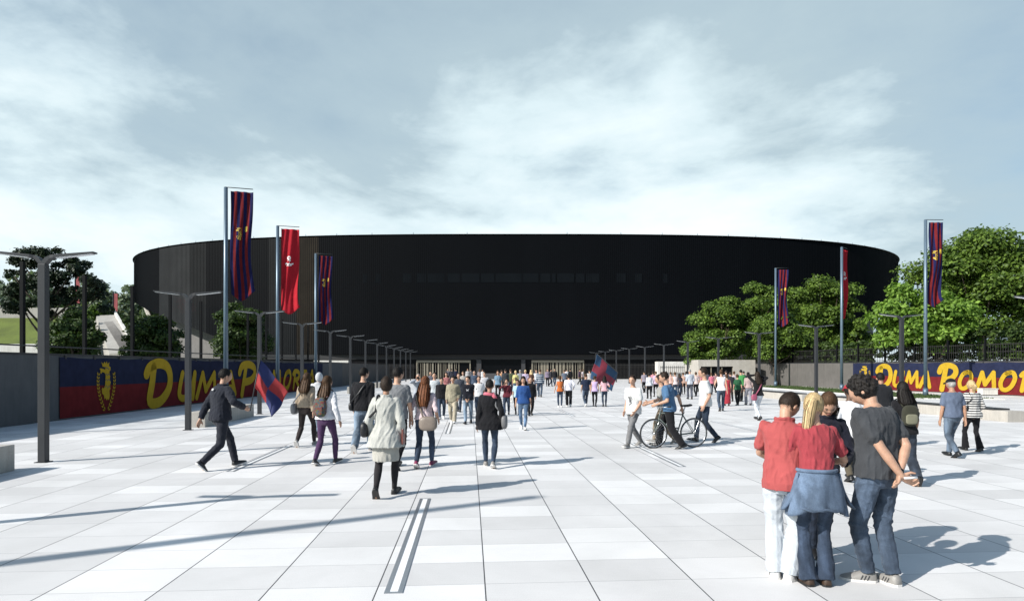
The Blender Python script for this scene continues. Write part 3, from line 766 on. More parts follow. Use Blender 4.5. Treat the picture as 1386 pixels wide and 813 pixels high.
flagpole(26.2, 49.9, 11.4, fa(42), 'middle flagpole on the right, right of the round tree', 'bright red hanging flag seen nearly edge on, on the right side', 'red', 5, .9)
flagpole(26.8, 40.7, 11.4, fa(2), 'nearest flagpole on the right, in front of the bright green tree', 'large red and navy striped flag in front of right trees', 'striped', 6, .95)
r = empty('flagpole', (-13.7, .66, 0), 'bare flagpole outside the left of the frame, casting a long shadow stripe', 'flagpole', 'blue grey flagpoles beside the plaza')
e = MB(); e.tube([(0, 0, 0), (0, 0, 5.5), (0, 0, 11)], [.13, .12, .11], 14); e.build('pole', M_POLE, r, True)
e = MB(); e.tube([(0, 0, 0), (0, 0, .5)], [.17, .16], 14); e.build('sleeve', M_POLE, r, True)
# two far red banners on the bank
for (x, y, z0, z1, lb) in ((-41.9, 66, 7.2, 9.6, 'far thin red banner pole above the concrete ramp on the left'), (-44.5, 64, 8.4, 11.4, 'far red banner seen through the dark pine on the left')):
    r = empty('banner_pole', (x, y, 5.5), lb, 'banner', 'small far red banners on the left bank')
    e = MB(); e.tube([(0, 0, -.5), (0, 0, z1 - 5.5 + .2)], .07, 8); e.build('pole', M_DARKMETAL, r)
    e = MB(); e.box(.07, .45, -.02, .02, z0 - 5.5, z1 - 5.5); e.build('banner_cloth', mat('faded_red', (.30, .05, .055), .7, .3, 2), r)

# ---------------------------------------------------------------- trees
def np_mesh(name, V, F, mats, smooth=False):
    me = bpy.data.meshes.new(name); n = len(V); k_ = F.shape[1]
    me.vertices.add(n); me.vertices.foreach_set('co', V.astype(np.float32).ravel())
    me.loops.add(F.size); me.loops.foreach_set('vertex_index', F.astype(np.int32).ravel())
    me.polygons.add(len(F)); me.polygons.foreach_set('loop_start', np.arange(0, F.size, k_, dtype=np.int32))
    for m in mats: me.materials.append(m)
    me.update(calc_edges=True); me.validate()
    return me
def leaf_cloud(rg, centers, radii, n, size, flat=.75, outward=.8):
    # leaves spread through clump volumes, denser at their skins
    k_ = rg.choice(len(centers), n, p=(radii ** 2) / (radii ** 2).sum())
    d = rg.normal(size=(n, 3)); d /= np.linalg.norm(d, axis=1)[:, None]
    d[:, 2] = np.where(d[:, 2] < -.45, -d[:, 2] * .6, d[:, 2]); d /= np.linalg.norm(d, axis=1)[:, None]
    rad = radii[k_] * (1 - .45 * rg.random(n) ** 2.0) * (1 + .12 * rg.normal(size=n))
    c = centers[k_] + d * rad[:, None] * np.array([1, 1, flat])
    nrm = d * outward + rg.normal(size=(n, 3)) * .45 + np.array([0, 0, .35]); nrm /= np.linalg.norm(nrm, axis=1)[:, None]
    t = np.cross(nrm, rg.normal(size=(n, 3))); t /= np.linalg.norm(t, axis=1)[:, None]; s_ = np.cross(nrm, t)
    L = size * (.6 + .8 * rg.random(n))[:, None]
    V = np.empty((n, 4, 3)); V[:, 0] = c - t * L * .5; V[:, 1] = c + s_ * L * .32 - nrm * L * .10; V[:, 2] = c + t * L * .55 - nrm * L * .14; V[:, 3] = c - s_ * L * .32 - nrm * L * .10
    return V.reshape(-1, 3), np.arange(n * 4).reshape(n, 4)
def tree(x, y, z0, trunk_h, cz, rx, rz, label, leaf, n, size, seed, nclump=46, clump=.30, bark=None, name='leafy_tree', group=None, cat='tree', ry=None, tr=.16):
    rg = np.random.default_rng(seed); ry = ry or rx
    r = empty(name, (x, y, z0), label, cat, group)
    cs = []; 
    while len(cs) < nclump:
        d = rg.normal(size=3); d /= np.linalg.norm(d)
        q = d * (rg.random() ** .33) * .80
        if q[2] < -.72: continue
        cs.append(q * (1 + .14 * rg.normal()))
    cs = np.array(cs) * np.array([rx, ry, rz]) + np.array([0, 0, cz]); rad = clump * min(rx, rz * 1.3) * (.65 + .7 * rg.random(nclump))
    V, F = leaf_cloud(rg, cs, rad, n, size)
    o = bpy.data.objects.new('crown', np_mesh('crown', V, F, [leaf])); COL.objects.link(o); o.parent = r
    e = MB(); bend = rg.normal(size=2) * .12
    e.tube([(0, 0, -.1), (bend[0], bend[1], trunk_h * .5), (bend[0] * 1.6, bend[1] * 1.6, trunk_h), (bend[0], bend[1], cz + rz * .3)], [tr * 1.3, tr, tr * .85, tr * .3], 9)
    o = e.build('trunk', bark or M_BARK, r, True)
    e = MB()
    for i in rg.choice(nclump, min(nclump, 16), False):
        c = Vector(cs[i]); s_ = Vector((bend[0] * 1.3, bend[1] * 1.3, min(c.z - .2, trunk_h * (.75 + .45 * rg.random()))))
        m_ = s_.lerp(c, .5) + Vector((0, 0, -.12 * rx))
        e.tube([s_, m_, c], [tr * .45, tr * .28, tr * .1], 6)
    e.build('limb', bark or M_BARK, r, True)['kind'] = 'stuff'
    return r
GR = 'dense green trees behind the right wall'
tree(26.5, 62.6, 0, 2.2, 4.8, 2.9, 2.9, 'round dark green tree beside the farthest right flagpole', F_MID, 20800, .24, 11, 44, .34, group=None, ry=1.9)
tree(20.6, 68, 0, 2, 3.6, 2.4, 1.9, 'lowest leftmost tree of the clump behind the gatehouse', F_MID, 11400, 0.26, 12, 30, .36, group=GR)
tree(23.6, 72, 0, 2, 6.0, 3.4, 4.6, 'tree behind the gatehouse roof with straight left edge', F_MID, 19950, 0.27, 13, 50, .30, group=GR)
tree(29.6, 73, 0, 2, 6.9, 4.2, 5.5, 'tall tree behind the striped flag farthest on the right', F_MID, 23750, 0.27, 14, 56, .28, group=GR)
tree(35.2, 71, 0, 2, 7.2, 4.3, 5.7, 'tallest tree of the clump, left of the edge-on red flag', F_MID, 23750, 0.27, 15, 56, .28, group=GR)
tree(37.6, 69, 0, 2, 4.4, 2.5, 3.2, 'lower right tree of the clump, below the stadium end', F_MID, 16150, 0.27, 16, 40, .32, group=GR)
tree(33.0, 49.6, 0, 2.6, 5.5, 4.35, 3.1, 'bright yellow green tree overhanging the right banner', F_BRIGHT, 23750, 0.29, 17, 60, .29, group=None, ry=3.0)
tree(43.6, 58, 0, 4, 9.2, 6.6, 5.9, 'biggest dark tree rising at the right edge of the photo', F_MID, 41800, 0.30, 18, 90, .24, tr=.3)
tree(42.2, 60.5, 0, 3, 9.3, 3.1, 3.7, 'dark tree directly behind the large striped flag on the right', F_MID, 17100, 0.29, 19, 40, .30, tr=.2)
tree(52.5, 55, 0, 4, 8.4, 6.0, 6.0, 'dark tree partly cut off by the right edge', F_MID, 26600, 0.30, 20, 70, .26, tr=.3)
tree(40, 48, 0, 2, 3.6, 3.2, 1.9, 'low dark shrub mass above the right end of banner', F_DARK, 13300, 0.24, 21, 36, .33, cat='shrub', name='shrub')
GL = 'dense round trees behind the left wall'
tree(-24.4, 35, 0, 1.5, 3.3, 1.45, 1.85, 'round dark tree below the pine behind the left wall', F_DARK, 14250, 0.19, 31, 40, .34, group=GL)
tree(-23.8, 41.6, 0, 1.5, 3.5, 2.0, 2.2, 'round dark tree beside the concrete ramp, left of stadium corner', F_DARK, 16150, 0.19, 32, 44, .33, group=GL)
tree(-22.6, 53.0, 0, 1.5, 4.2, 2.8, 2.9, 'round dark tree behind the two nearest left flagpoles', F_DARK, 18050, 0.22, 33, 48, .32, group=GL)
# spreading pine with open flat pads
def pine(x, y, label, seed):
    rg = np.random.default_rng(seed); r = empty('pine_tree', (x, y, 0), label, 'tree')
    pads = [(-.2, 0, 8.6, .95), (.9, .3, 8.3, .8), (-1.3, 0, 8.1, .8), (-2.0, .2, 6.4, 1.0), (-1.2, -.3, 5.5, .9), (1.8, 0, 7.7, .9), (2.6, .2, 6.9, .9), (3.2, -.1, 6.0, .8), (.6, .2, 7.0, 1.0), (1.3, -.2, 6.1, 1.0), (-.6, .1, 7.2, .8), (.3, .4, 5.2, .8), (-1.9, .1, 7.3, .6), (.1, -.3, 6.2, .7)]
    cs = []; rad = []
    for (a, b_, c, q) in pads:
        for i in range(5):
            cs.append((a + rg.normal() * .42 * q, b_ + rg.normal() * .5, c + rg.normal() * .27)); rad.append(q * (.34 + .30 * rg.random()))
    V, F = leaf_cloud(rg, np.array(cs), np.array(rad), 17000, .17, .80)
    o = bpy.data.objects.new('crown', np_mesh('crown', V, F, [F_PINE])); COL.objects.link(o); o.parent = r
    e = MB(); e.tube([(0.2, 0, -.1), (0, 0, 3), (.15, 0, 5.5), (-.1, 0, 8.2)], [.26, .2, .15, .05], 9); e.build('trunk', M_BARK, r, True)
    for (a, b_, c, q) in pads:
        e = MB(); z = max(2.6, c - 1.6 - abs(a) * .35); e.tube([(.05, 0, z), (a * .5, b_ * .5, (z + c) / 2 - .1), (a, b_, c)], [.09, .06, .025], 6); e.build('limb', M_BARK, r, True)
pine(-27.9, 37.5, 'dark spreading pine with open branches behind the left lamp post', 41)

# ---------------------------------------------------------------- bank, ramp, retaining walls on the left
def slab_mesh(name, top, zb_, m, skirt=True):
    e = MB(); n = len(top); e.add(list(top) + [(p[0], p[1], zb_) for p in top], [tuple(range(n))] + [(i, n + i, n + (i + 1) % n, (i + 1) % n) for i in range(n)])
    return e.build(name, m)
# grassy slope between two pale walls
e = MB()
e.add([(-60, 46, 3.1), (-33.0, 46, 3.1), (-36.2, 51.5, 5.9), (-66, 51.5, 5.9), (-60, 46, 0), (-33.0, 46, 0), (-36.2, 51.5, 0)], [(0, 1, 2, 3), (4, 5, 1, 0), (1, 5, 6, 2)])
structure(e.build('embankment', M_BANK))
e = MB(); e.box(-60, -33.0, 45.3, 45.7, 0, 3.55); o = tag(e.build('retaining_wall', M_CONCL, None, bevel=.03), 'low white concrete wall at the foot of the green bank', 'wall')
e = MB(); e.box(-66, -36.4, 51.6, 52.1, 0, 6.75); e.box(-66, -40.5, 51.55, 52.15, 6.75, 7.0); o = tag(e.build('parapet_wall', M_CONC, None), 'pale concrete parapet along the top of the green bank', 'wall')
# ramp with side walls
r = empty('concrete_ramp', (-29, 45, 0), 'pale concrete ramp climbing away behind the left wall', 'ramp')
def P3(px, py, Y): return Vector(((px - 693) / FPX * Y + 29, Y - 45, EYE + (497 - py) / FPX * Y))
q = [P3(148, 478, 45), P3(184, 478, 45), P3(152, 421, 62), P3(128, 421, 62)]
e = MB(); zz_ = [Vector((p.x, p.y, -.0)) for p in q]
e.add(q + zz_, [(0, 1, 2, 3), (4, 5, 1, 0), (5, 6, 2, 1), (6, 7, 3, 2), (7, 4, 0, 3)]); e.build('ramp_body', M_CONC, r)
e = MB(); a0, a1 = P3(166, 478, 45), P3(140, 436, 57)
for i in range(26):
    t = i / 26; p = a0.lerp(a1, t); p2 = a0.lerp(a1, (i + 1) / 26)
    e.box(p.x - .0, p.x + .75, p.y, p2.y, p.z - .2, p2.z + .03)
e.build('stair_flight', M_CONCD, r)
e = MB(); R = []
for A, B in ((q[1], q[2]),):
    for p in (A, B): R.append([(p.x, p.y, p.z - .3), (p.x + .22, p.y, p.z - .3), (p.x + .22, p.y, p.z + .25), (p.x, p.y, p.z + .25)])
e.rings(R); e.build('side_kerb', M_CONCL, r)
# hill and far wood behind
e = MB(); rows = []
nx, ny = 40, 14
for i in range(nx + 1):
    for j in range(ny + 1):
        x = -260 + 205 * i / nx ; y = 64 + 300 * (j / ny) ** 1.5
        x = x - (y - 64) * .45
        h = 5.6 * min(1, j / 1.0) * (1 if i < nx else 0) + 6 * (j / ny) + 1.4 * noise.noise(Vector((x * .03, y * .03, 2)))
        rows.append((x, y, max(-.1, h) if 0 < j else -.1))
fs = []
for i in range(nx):
    for j in range(ny):
        k2 = i * (ny + 1) + j; fs.append((k2, k2 + ny + 1, k2 + ny + 2, k2 + 1))
e.add(rows, fs); structure(e.build('hillside', M_TARMAC, None, True))
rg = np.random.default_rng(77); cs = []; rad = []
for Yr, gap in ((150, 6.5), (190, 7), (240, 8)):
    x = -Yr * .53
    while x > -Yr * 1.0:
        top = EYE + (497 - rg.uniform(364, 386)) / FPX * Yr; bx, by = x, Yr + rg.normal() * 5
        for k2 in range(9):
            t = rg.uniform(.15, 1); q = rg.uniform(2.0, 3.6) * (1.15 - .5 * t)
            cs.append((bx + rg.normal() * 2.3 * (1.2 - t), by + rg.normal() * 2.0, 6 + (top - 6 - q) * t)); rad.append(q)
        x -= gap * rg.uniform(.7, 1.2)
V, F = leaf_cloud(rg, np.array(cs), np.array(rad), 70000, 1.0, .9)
o = bpy.data.objects.new('far_wood', np_mesh('far_wood', V, F, [F_FAR])); COL.objects.link(o); stuff(o, 'wood with haze tinted leaves on the hill left of the stadium', 'wood')
for (x, y, z, rx, rz, lb, sd) in ((-39.5, 60.5, 6.2, 1.6, .9, 'small dark shrub at the head of the concrete ramp', 51), (-42.8, 54.5, 5.9, 1.7, .8, 'low green shrub on the parapet beside the pine', 52), (-38.9, 54, 5.6, 1.2, .8, 'low green shrub behind the pine trunk', 53), (-44.9, 56, 6, 1.5, .7, 'low green shrub at far left above the pale parapet', 54)):
    tree(x, y, z, .5, .9, rx, rz, lb, F_MID, 3380, .24, sd, 18, .42, name='shrub', cat='shrub', tr=.05)

def hedge(p0, p1, h, label, seed, leaf, n):
    rg = np.random.default_rng(seed); a, d, L = along(p0, p1); m_ = int(L / .55); cs = []; rad = []
    for i in range(m_):
        for k2 in range(6):
            cs.append((i * .55 + rg.normal() * .2, rg.normal() * .35, h * (.08 + .165 * k2) + rg.normal() * .12)); rad.append(rg.uniform(.42, .7))
    r = empty('hedge', a, label, 'hedge', None, math.atan2(d.y, d.x)); V, F = leaf_cloud(rg, np.array(cs), np.array(rad), n, .24)
    o = bpy.data.objects.new('foliage', np_mesh('foliage', V, F, [leaf])); COL.objects.link(o); o.parent = r
    e = MB()
    for i in range(0, m_, 3): e.tube([(i * .55, 0, -.05), (i * .55 + .05, 0, h * .7)], [.05, .02], 6)
    e.build('stems', M_BARK, r, True)['kind'] = 'stuff'
hedge((27.4, 67.5), (32.4, 55.5), 4.2, 'dark hedge behind the bare right wall under the tree clump', 61, F_DARK, 24000)
hedge((32.6, 55), (40.5, 33), 4.7, 'long dark hedge growing behind the right banner wall', 62, F_DARK, 38000)
# ---------------------------------------------------------------- people: one continuous body mesh each, clothes and hair as children
REM = []
def raw(mb, name, m, parent, vox, it=2, wr=None):
    o = mb.build(name, m, parent, True); r_ = o.modifiers.new('remesh', 'REMESH'); r_.mode = 'VOXEL'; r_.voxel_size = vox; r_.use_smooth_shade = True
    if it: s_ = o.modifiers.new('smooth', 'SMOOTH'); s_.factor = .5; s_.iterations = it
    REM.append((o, wr, m)); return o
def bake_all():
    dg = bpy.context.evaluated_depsgraph_get(); new = []
    for o, wr, m in REM: new.append(bpy.data.meshes.new_from_object(o.evaluated_get(dg)))
    for (o, wr, m), me in zip(REM, new):
        o.modifiers.clear(); o.data = me; me.materials.clear(); me.materials.append(m)
        if wr:
            n = len(me.vertices); co = np.empty(n * 3); no = np.empty(n * 3)
            me.vertices.foreach_get('co', co); me.vertices.foreach_get('normal', no); co = co.reshape(-1, 3); no = no.reshape(-1, 3)
            d = folds(co, *wr); co = co + no * d[:, None]; me.vertices.foreach_set('co', co.ravel())
        me.polygons.foreach_set('use_smooth', [True] * len(me.polygons)); me.update()
def folds(co, amp, freq, seed, style):
    rg = np.random.default_rng(seed); d = np.zeros(len(co))
    stretch = {'cloth': (1, 1, .55), 'legs': (1, 1, 1.1), 'hair': (1.6, 1.6, .22), 'curl': (1, 1, 1)}[style]
    q = co * np.array(stretch)
    warp = .35 * np.sin(co @ rg.normal(size=3) * 9 + 1) + .35 * np.sin(co @ rg.normal(size=3) * 14 + 2)
    for k_ in range(7):
        v = rg.normal(size=3); v /= np.linalg.norm(v)
        if style == 'legs': v = v * np.array([.8, .8, 1.0])
        f = freq * rg.uniform(.6, 1.9); d += (1 - 2 * np.abs(np.sin(q @ v * f + warp * 2.2 + rg.uniform(0, 6)))) * rg.uniform(.4, 1) * (freq / f) ** .6
    if style == 'legs':
        z = co[:, 2]; top = z.max(); d = d * (.45 + .75 * np.exp(-((z - .27 * top * 1.9) / .13) ** 2) + .8 * np.exp(-(z / .16) ** 2) + .35 * np.exp(-((z - top * .82) / .1) ** 2))
    return np.clip(amp * d / 2.6, -.0065, .014)
_cm = {}
def cloth(c, kind='cloth'):
    key = (tuple(round(x, 3) for x in c), kind)
    if key in _cm: return _cm[key]
    t = NT('%s_fabric' % kind); v = t.coord()
    a = t.noise(v, 5.5, 5, .6, .4); b_ = t.noise(v, 170, 3, .6)
    if kind == 'denim':
        fade = t.noise(t.coord('Object', (1.4, 1.4, .7)), 3.2, 4, .6, .5)
        col = t.ramp(fade, [(.32, mul(c, .55)), (.50, c), (.70, mul(c, 2.1))])
        col = t.mixc(1.0, col, t.ramp(b_, [(.3, (.72, .74, .78)), (.7, (1.16, 1.14, 1.1))]), 'MULTIPLY')
    elif kind == 'knit':
        z = t.n('ShaderNodeSeparateXYZ'); t.l(v, z.inputs[0])
        w_ = t.math('SINE', t.math('ADD', t.math('MULTIPLY', z.outputs[2], 2 * math.pi / .052), t.math('MULTIPLY', a, 1.2)))
        col = t.mixc(t.math('GREATER_THAN', w_, .05), (.55, .54, .52), (.018, .018, .022))
    elif kind == 'band':
        z = t.n('ShaderNodeSeparateXYZ'); t.l(v, z.inputs[0])
        w_ = t.math('SINE', t.math('MULTIPLY', z.outputs[2], 2 * math.pi / .13))
        col = t.mixc(t.math('GREATER_THAN', w_, .6), c, (.45, .47, .5))
    elif kind == 'print':
        n_ = t.noise(v, 16, 2, .5, 1.2); g = t.ramp(n_, [(.36, (.16, .05, .05)), (.45, (.10, .13, .06)), (.53, (.05, .06, .14)), (.62, (.25, .16, .06))], 'CONSTANT')
        col = t.mixc(.8, c, g)
    elif kind == 'plaid':
        z = t.n('ShaderNodeSeparateXYZ'); t.l(v, z.inputs[0])
        q_ = t.math('MULTIPLY', t.math('SINE', t.math('MULTIPLY', z.outputs[2], 90)), t.math('SINE', t.math('MULTIPLY', z.outputs[0], 90)))
        col = t.mixc(t.math('GREATER_THAN', q_, .2), c, mul(c, 1.9))
    else:
        col = t.ramp(a, [(.3, mul(c, .86)), (.7, mul(c, 1.1))])
    t.l(col, t.p.inputs['Base Color'])
    lea = kind == 'leather'
    t.p.inputs['Roughness'].default_value = .42 if lea else .88; t.p.inputs['Specular IOR Level'].default_value = .4 if lea else .12
    if not lea: t.p.inputs['Sheen Weight'].default_value = .08
    t.bump(t.math('ADD', b_, t.math('MULTIPLY', t.noise(v, 28, 4, .6, .6), 2.0)), .35, .004)
    _cm[key] = t.m; return t.m
def skin_mat(c):
    key = ('skin', c)
    if key in _cm: return _cm[key]
    t = NT('skin'); v = t.coord(); t.l(t.ramp(t.noise(v, 14, 4, .6), [(.3, mul(c, .88)), (.7, mul(c, 1.1))]), t.p.inputs['Base Color'])
    t.p.inputs['Roughness'].default_value = .5; t.p.inputs['Subsurface Weight'].default_value = .12; t.p.inputs['Subsurface Radius'].default_value = (.012, .005, .003)
    t.p.inputs['Specular IOR Level'].default_value = .35; _cm[key] = t.m; return t.m
def hair_mat(c):
    key = ('hair', c)
    if key in _cm: return _cm[key]
    t = NT('hair'); v = t.coord('Object', (1, 1, .12)); f = t.noise(v, 110, 4, .65); g = t.noise(t.coord(), 9, 3, .6)
    col = t.mixc(1.0, t.ramp(f, [(.28, mul(c, .45)), (.5, c), (.72, mul(c, 1.7))]), t.ramp(g, [(.3, (.8, .8, .8)), (.7, (1.15, 1.15, 1.15))]), 'MULTIPLY')
    t.l(col, t.p.inputs['Base Color']); t.p.inputs['Roughness'].default_value = .62; t.p.inputs['Specular IOR Level'].default_value = .22
    t.bump(f, .8, .005); _cm[key] = t.m; return t.m
SK = (.42, .25, .175); SK2 = (.34, .19, .125); SKD = (.10, .055, .035)
H_BLK = (.012, .010, .009); H_DK = (.025, .016, .011); H_BRN = (.065, .035, .018); H_RED = (.14, .052, .022); H_BLD = (.50, .37, .20); H_GRY = (.28, .27, .26)
M_EYE = mat('eye_dark', (.012, .010, .010), .3, .05); M_LIP = mat('lip', (.26, .09, .075), .5, .05)

def ik(a, c, l1, l2, pole):
    d = c - a; L = d.length; L2 = min(max(L, abs(l1 - l2) + .01), l1 + l2 - .0015); d = d.normalized(); c = a + d * L2
    x = (l1 * l1 - l2 * l2 + L2 * L2) / (2 * L2); y = math.sqrt(max(0, l1 * l1 - x * x)); pole = Vector(pole)
    n = pole - d * pole.dot(d); n = n.normalized() if n.length > 1e-5 else d.orthogonal().normalized()
    return a + d * x + n * y, c
def walk(front='R', stride=.13, arm=.09, w=.042, kick=40, toe=6):
    s_ = 1 if front == 'R' else -1; o = 'L' if front == 'R' else 'R'
    return {'feet': {front: (w * s_, stride, -10, toe), o: (-w * s_, -stride * .95, kick, toe)},
            'hands': {front: (.13 * s_, -arm, .482), o: (-.13 * s_, arm * 1.1, .49)}}
def stand(w=.05, toe=10, dy=.0): return {'feet': {'R': (w, .075 + dy, 0, toe), 'L': (-w, .075 - dy, 0, toe)}, 'hands': {'R': (.135, .03, .475), 'L': (-.135, .03, .475)}}
def upd(p, **k):
    p = dict(p)
    for a, v in k.items():
        if isinstance(v, dict) and a in p: q = dict(p[a]); q.update(v); p[a] = q
        else: p[a] = v
    return p
PROF_M = [(.455, .055, .045), (.485, .080, .058), (.515, .093, .067), (.55, .091, .064), (.585, .084, .058), (.62, .081, .056), (.66, .086, .059), (.70, .095, .066), (.74, .103, .070), (.775, .107, .065), (.80, .101, .056), (.818, .078, .047), (.832, .050, .040), (.845, .034, .036)]
PROF_F = [(.455, .060, .050), (.485, .088, .064), (.515, .100, .072), (.55, .092, .064), (.585, .078, .055), (.62, .071, .051), (.66, .074, .053), (.70, .081, .062), (.74, .087, .064), (.775, .090, .058), (.80, .085, .048), (.818, .066, .042), (.832, .043, .035), (.845, .029, .031)]

def person(label, px, py, top, heading, pose, top_c, leg_c, hair, shoes=((.02, .02, .022), False), F=False, skin=SK, h=None, group=None, face=False, extra=None, fat=1.0, cat='person'):
    """top_c = (kind, colour, fabric, hem); leg_c = (kind, colour, fabric); hair = (kind, colour, length)"""
    loc = G(px, py); Y = loc.y; h = h or (py - top) / (py - 497.0) * EYE
    vox = min(.021, max(.0062, .0012 * Y)); near = Y < 8; mid_ = Y < 19
    sk = skin_mat(skin); prof = PROF_F if F else PROF_M
    lean = math.radians(pose.get('lean', 3)); side = pose.get('side', 0) ; tw = math.radians(pose.get('twist', 0))
    # feet
    A = {}; FD = {}
    for k_ in 'LR':
        x, y, pit, toe = pose['feet'][k_][:4]; lift = pose['feet'][k_][4] if len(pose['feet'][k_]) > 4 else 0
        s_ = 1 if k_ == 'R' else -1; ta = math.radians(toe) * s_; f = Vector((math.sin(ta), math.cos(ta), 0)); q = math.radians(abs(pit))
        if pit >= 0: al, up = -.075 * math.cos(q) + .042 * math.sin(q), .075 * math.sin(q) + .042 * math.cos(q)
        else: al, up = .03 * math.cos(q) - .042 * math.sin(q), .03 * math.sin(q) + .042 * math.cos(q)
        A[k_] = Vector((x, y, 0)) + f * al + Vector((0, 0, up + lift)); FD[k_] = (f, math.radians(pit))
    hy = pose.get('hy', (A['L'].y + A['R'].y) / 2 + .012); hx = (A['L'].x + A['R'].x) / 2
    hz = .525
    for k_ in 'LR':
        d = A[k_] - Vector((hx + (.05 if k_ == 'R' else -.05), hy, 0)); r2 = .478 ** 2 - d.x ** 2 - d.y ** 2
        hz = min(hz, A[k_].z + math.sqrt(max(.02, r2)))
    dz = hz - .525
    def spine(zf):
        t = (zf - .525) / .315
        if t <= 0: return Vector((hx, hy, hz + zf - .525)), 0.0, 0.0
        s_ = zf - .525; a = lean * (.35 + .325 * min(t, 1.1))
        return Vector((hx + side * t, hy + s_ * math.sin(a), hz + s_ * math.cos(a))), lean * (.35 + .65 * min(t, 1.1)), tw * min(t, 1)
    def axes(zf):
        c, a, y_ = spine(zf); R = Matrix.Rotation(y_, 3, 'Z') @ Matrix.Rotation(-a, 3, 'X'); return c, R
    def wd(zf):
        for i in range(len(prof) - 1):
            if prof[i][0] <= zf <= prof[i + 1][0]:
                t = (zf - prof[i][0]) / (prof[i + 1][0] - prof[i][0]); return (prof[i][1] * (1 - t) + prof[i + 1][1] * t) * fat, (prof[i][2] * (1 - t) + prof[i + 1][2] * t) * fat
        return (prof[0][1], prof[0][2]) if zf < prof[0][0] else (prof[-1][1], prof[-1][2])
    def ring(zf, w_, d_, n=20, oy=0.0):
        c, R = axes(zf); out = []
        for j in range(n):
            a = 2 * math.pi * j / n; ca, sa = math.cos(a), math.sin(a); e_ = .82
            out.append((c + R @ Vector((math.copysign(abs(ca) ** e_, ca) * w_, math.copysign(abs(sa) ** e_, sa) * d_ + oy, 0))) * h)
        return out
    def bone(mb, a, b, rs, n=10):
        pts = [a.lerp(b, i / (len(rs) - 1)) * h for i in range(len(rs))]; mb.tube(pts, [r * h for r in rs], n)
        mb.ball(a * h, rs[0] * h, nu=10, nv=6); mb.ball(b * h, rs[-1] * h, nu=10, nv=6)
    g = .86 if F else 1.0
    # joints
    K = {}; HIP = {}; SH = {}; EL = {}; WR = {}; HD = {}
    for k_, s_ in (('R', 1), ('L', -1)):
        HIP[k_] = Vector((hx + s_ * .050, hy, hz - .005))
        ta = FD[k_][0]; K[k_], A[k_] = ik(HIP[k_], A[k_], .245, .236, ta + Vector((s_ * .06, 0, 0)))
        c, R = axes(.797); SH[k_] = c + R @ Vector((s_ * (.099 if not F else .086) * (fat if fat > 1 else 1), 0, 0))
        tgt = Vector(pose['hands'][k_]) + Vector((hx, hy, dz * .9))
        pole = pose.get('elbow', {}).get(k_, (s_ * .35, -1, -.25))
        EL[k_], WR[k_] = ik(SH[k_], tgt, .172, .150, pole)
        HD[k_] = (WR[k_] - EL[k_]).normalized()
        if 'hdir' in pose and k_ in pose['hdir']: HD[k_] = Vector(pose['hdir'][k_]).normalized()
    # head frame
    nb, na, ny_ = spine(.838); hp = math.radians(pose.get('head', (0, 5))[1]); hyaw = -math.radians(pose.get('head', (0, 5))[0])
    nt_ = na + hp * .45
    nd = Matrix.Rotation(ny_ + hyaw * .4, 3, 'Z') @ Vector((0, math.sin(nt_), math.cos(nt_)))
    HR = Matrix.Rotation(ny_ + hyaw, 3, 'Z') @ Matrix.Rotation(-(hp + na * .6), 3, 'X') @ Matrix.Rotation(math.radians(pose.get('roll', 0)), 3, 'Y')
    HC = nb + nd * (.088 - pose.get('hd', 0)) + HR @ Vector((0, .014, .006))
    hs = 1.0 if not F else .97
    HR4 = HR
    def hp_(v): return (HC + HR4 @ (Vector(v) * hs)) * h
    # ---- body
    b = MB(); slim = .012
    b.rings([ring(z, w_ * fat - slim * .5, d_ * fat - slim * .5) for z, w_, d_ in prof])
    b.tube([spine(.80)[0] * h, (nb + nd * .02) * h, hp_((0, -.012, -.035))], [.034 * g * h, .030 * g * h, .029 * g * h], 12)
    nu, nv = (30, 22) if mid_ else (18, 12)
    def hd(x, y, z):
        X, Yv, Z = x * .0445, y * .0585, z * .066
        if z < 0:
            q = -z; X *= 1 - .30 * q ** 1.4; Yv *= (1 - .40 * q) if y < 0 else (1 - .10 * q)
        if y > 0:
            Yv += .013 * math.exp(-(x / .15) ** 2 - ((z + .20) / .15) ** 2) - .0045 * math.exp(-((abs(x) - .38) / .16) ** 2 - ((z - .0) / .11) ** 2)
            Yv += .003 * math.exp(-(x / .6) ** 2 - ((z - .18) / .10) ** 2) + .003 * math.exp(-(x / .25) ** 2 - ((z + .52) / .09) ** 2) + .004 * math.exp(-(x / .25) ** 2 - ((z + .85) / .13) ** 2)
        return (X, Yv, Z)
    vs = [hp_(hd(0, 0, -1))]; 
    for i in range(1, nv):
        a = -math.pi / 2 + math.pi * i / nv
        for j in range(nu): t = 2 * math.pi * j / nu; vs.append(hp_(hd(math.cos(a) * math.cos(t), math.cos(a) * math.sin(t), math.sin(a))))
    vs.append(hp_(hd(0, 0, 1))); fs = [(0, 1 + (j + 1) % nu, 1 + j) for j in range(nu)]
    for i in range(nv - 2):
        for j in range(nu): q = 1 + i * nu; fs.append((q + j, q + (j + 1) % nu, q + nu + (j + 1) % nu, q + nu + j))
    q = 1 + (nv - 2) * nu; fs += [(q + j, q + (j + 1) % nu, len(vs) - 1) for j in range(nu)]
    b.add(vs, fs)
    for s_ in (-1, 1): b.ball(hp_((s_ * .0455, -.006, -.006)), .006 * h, .0115 * h, .018 * h, HR4, 8, 6)
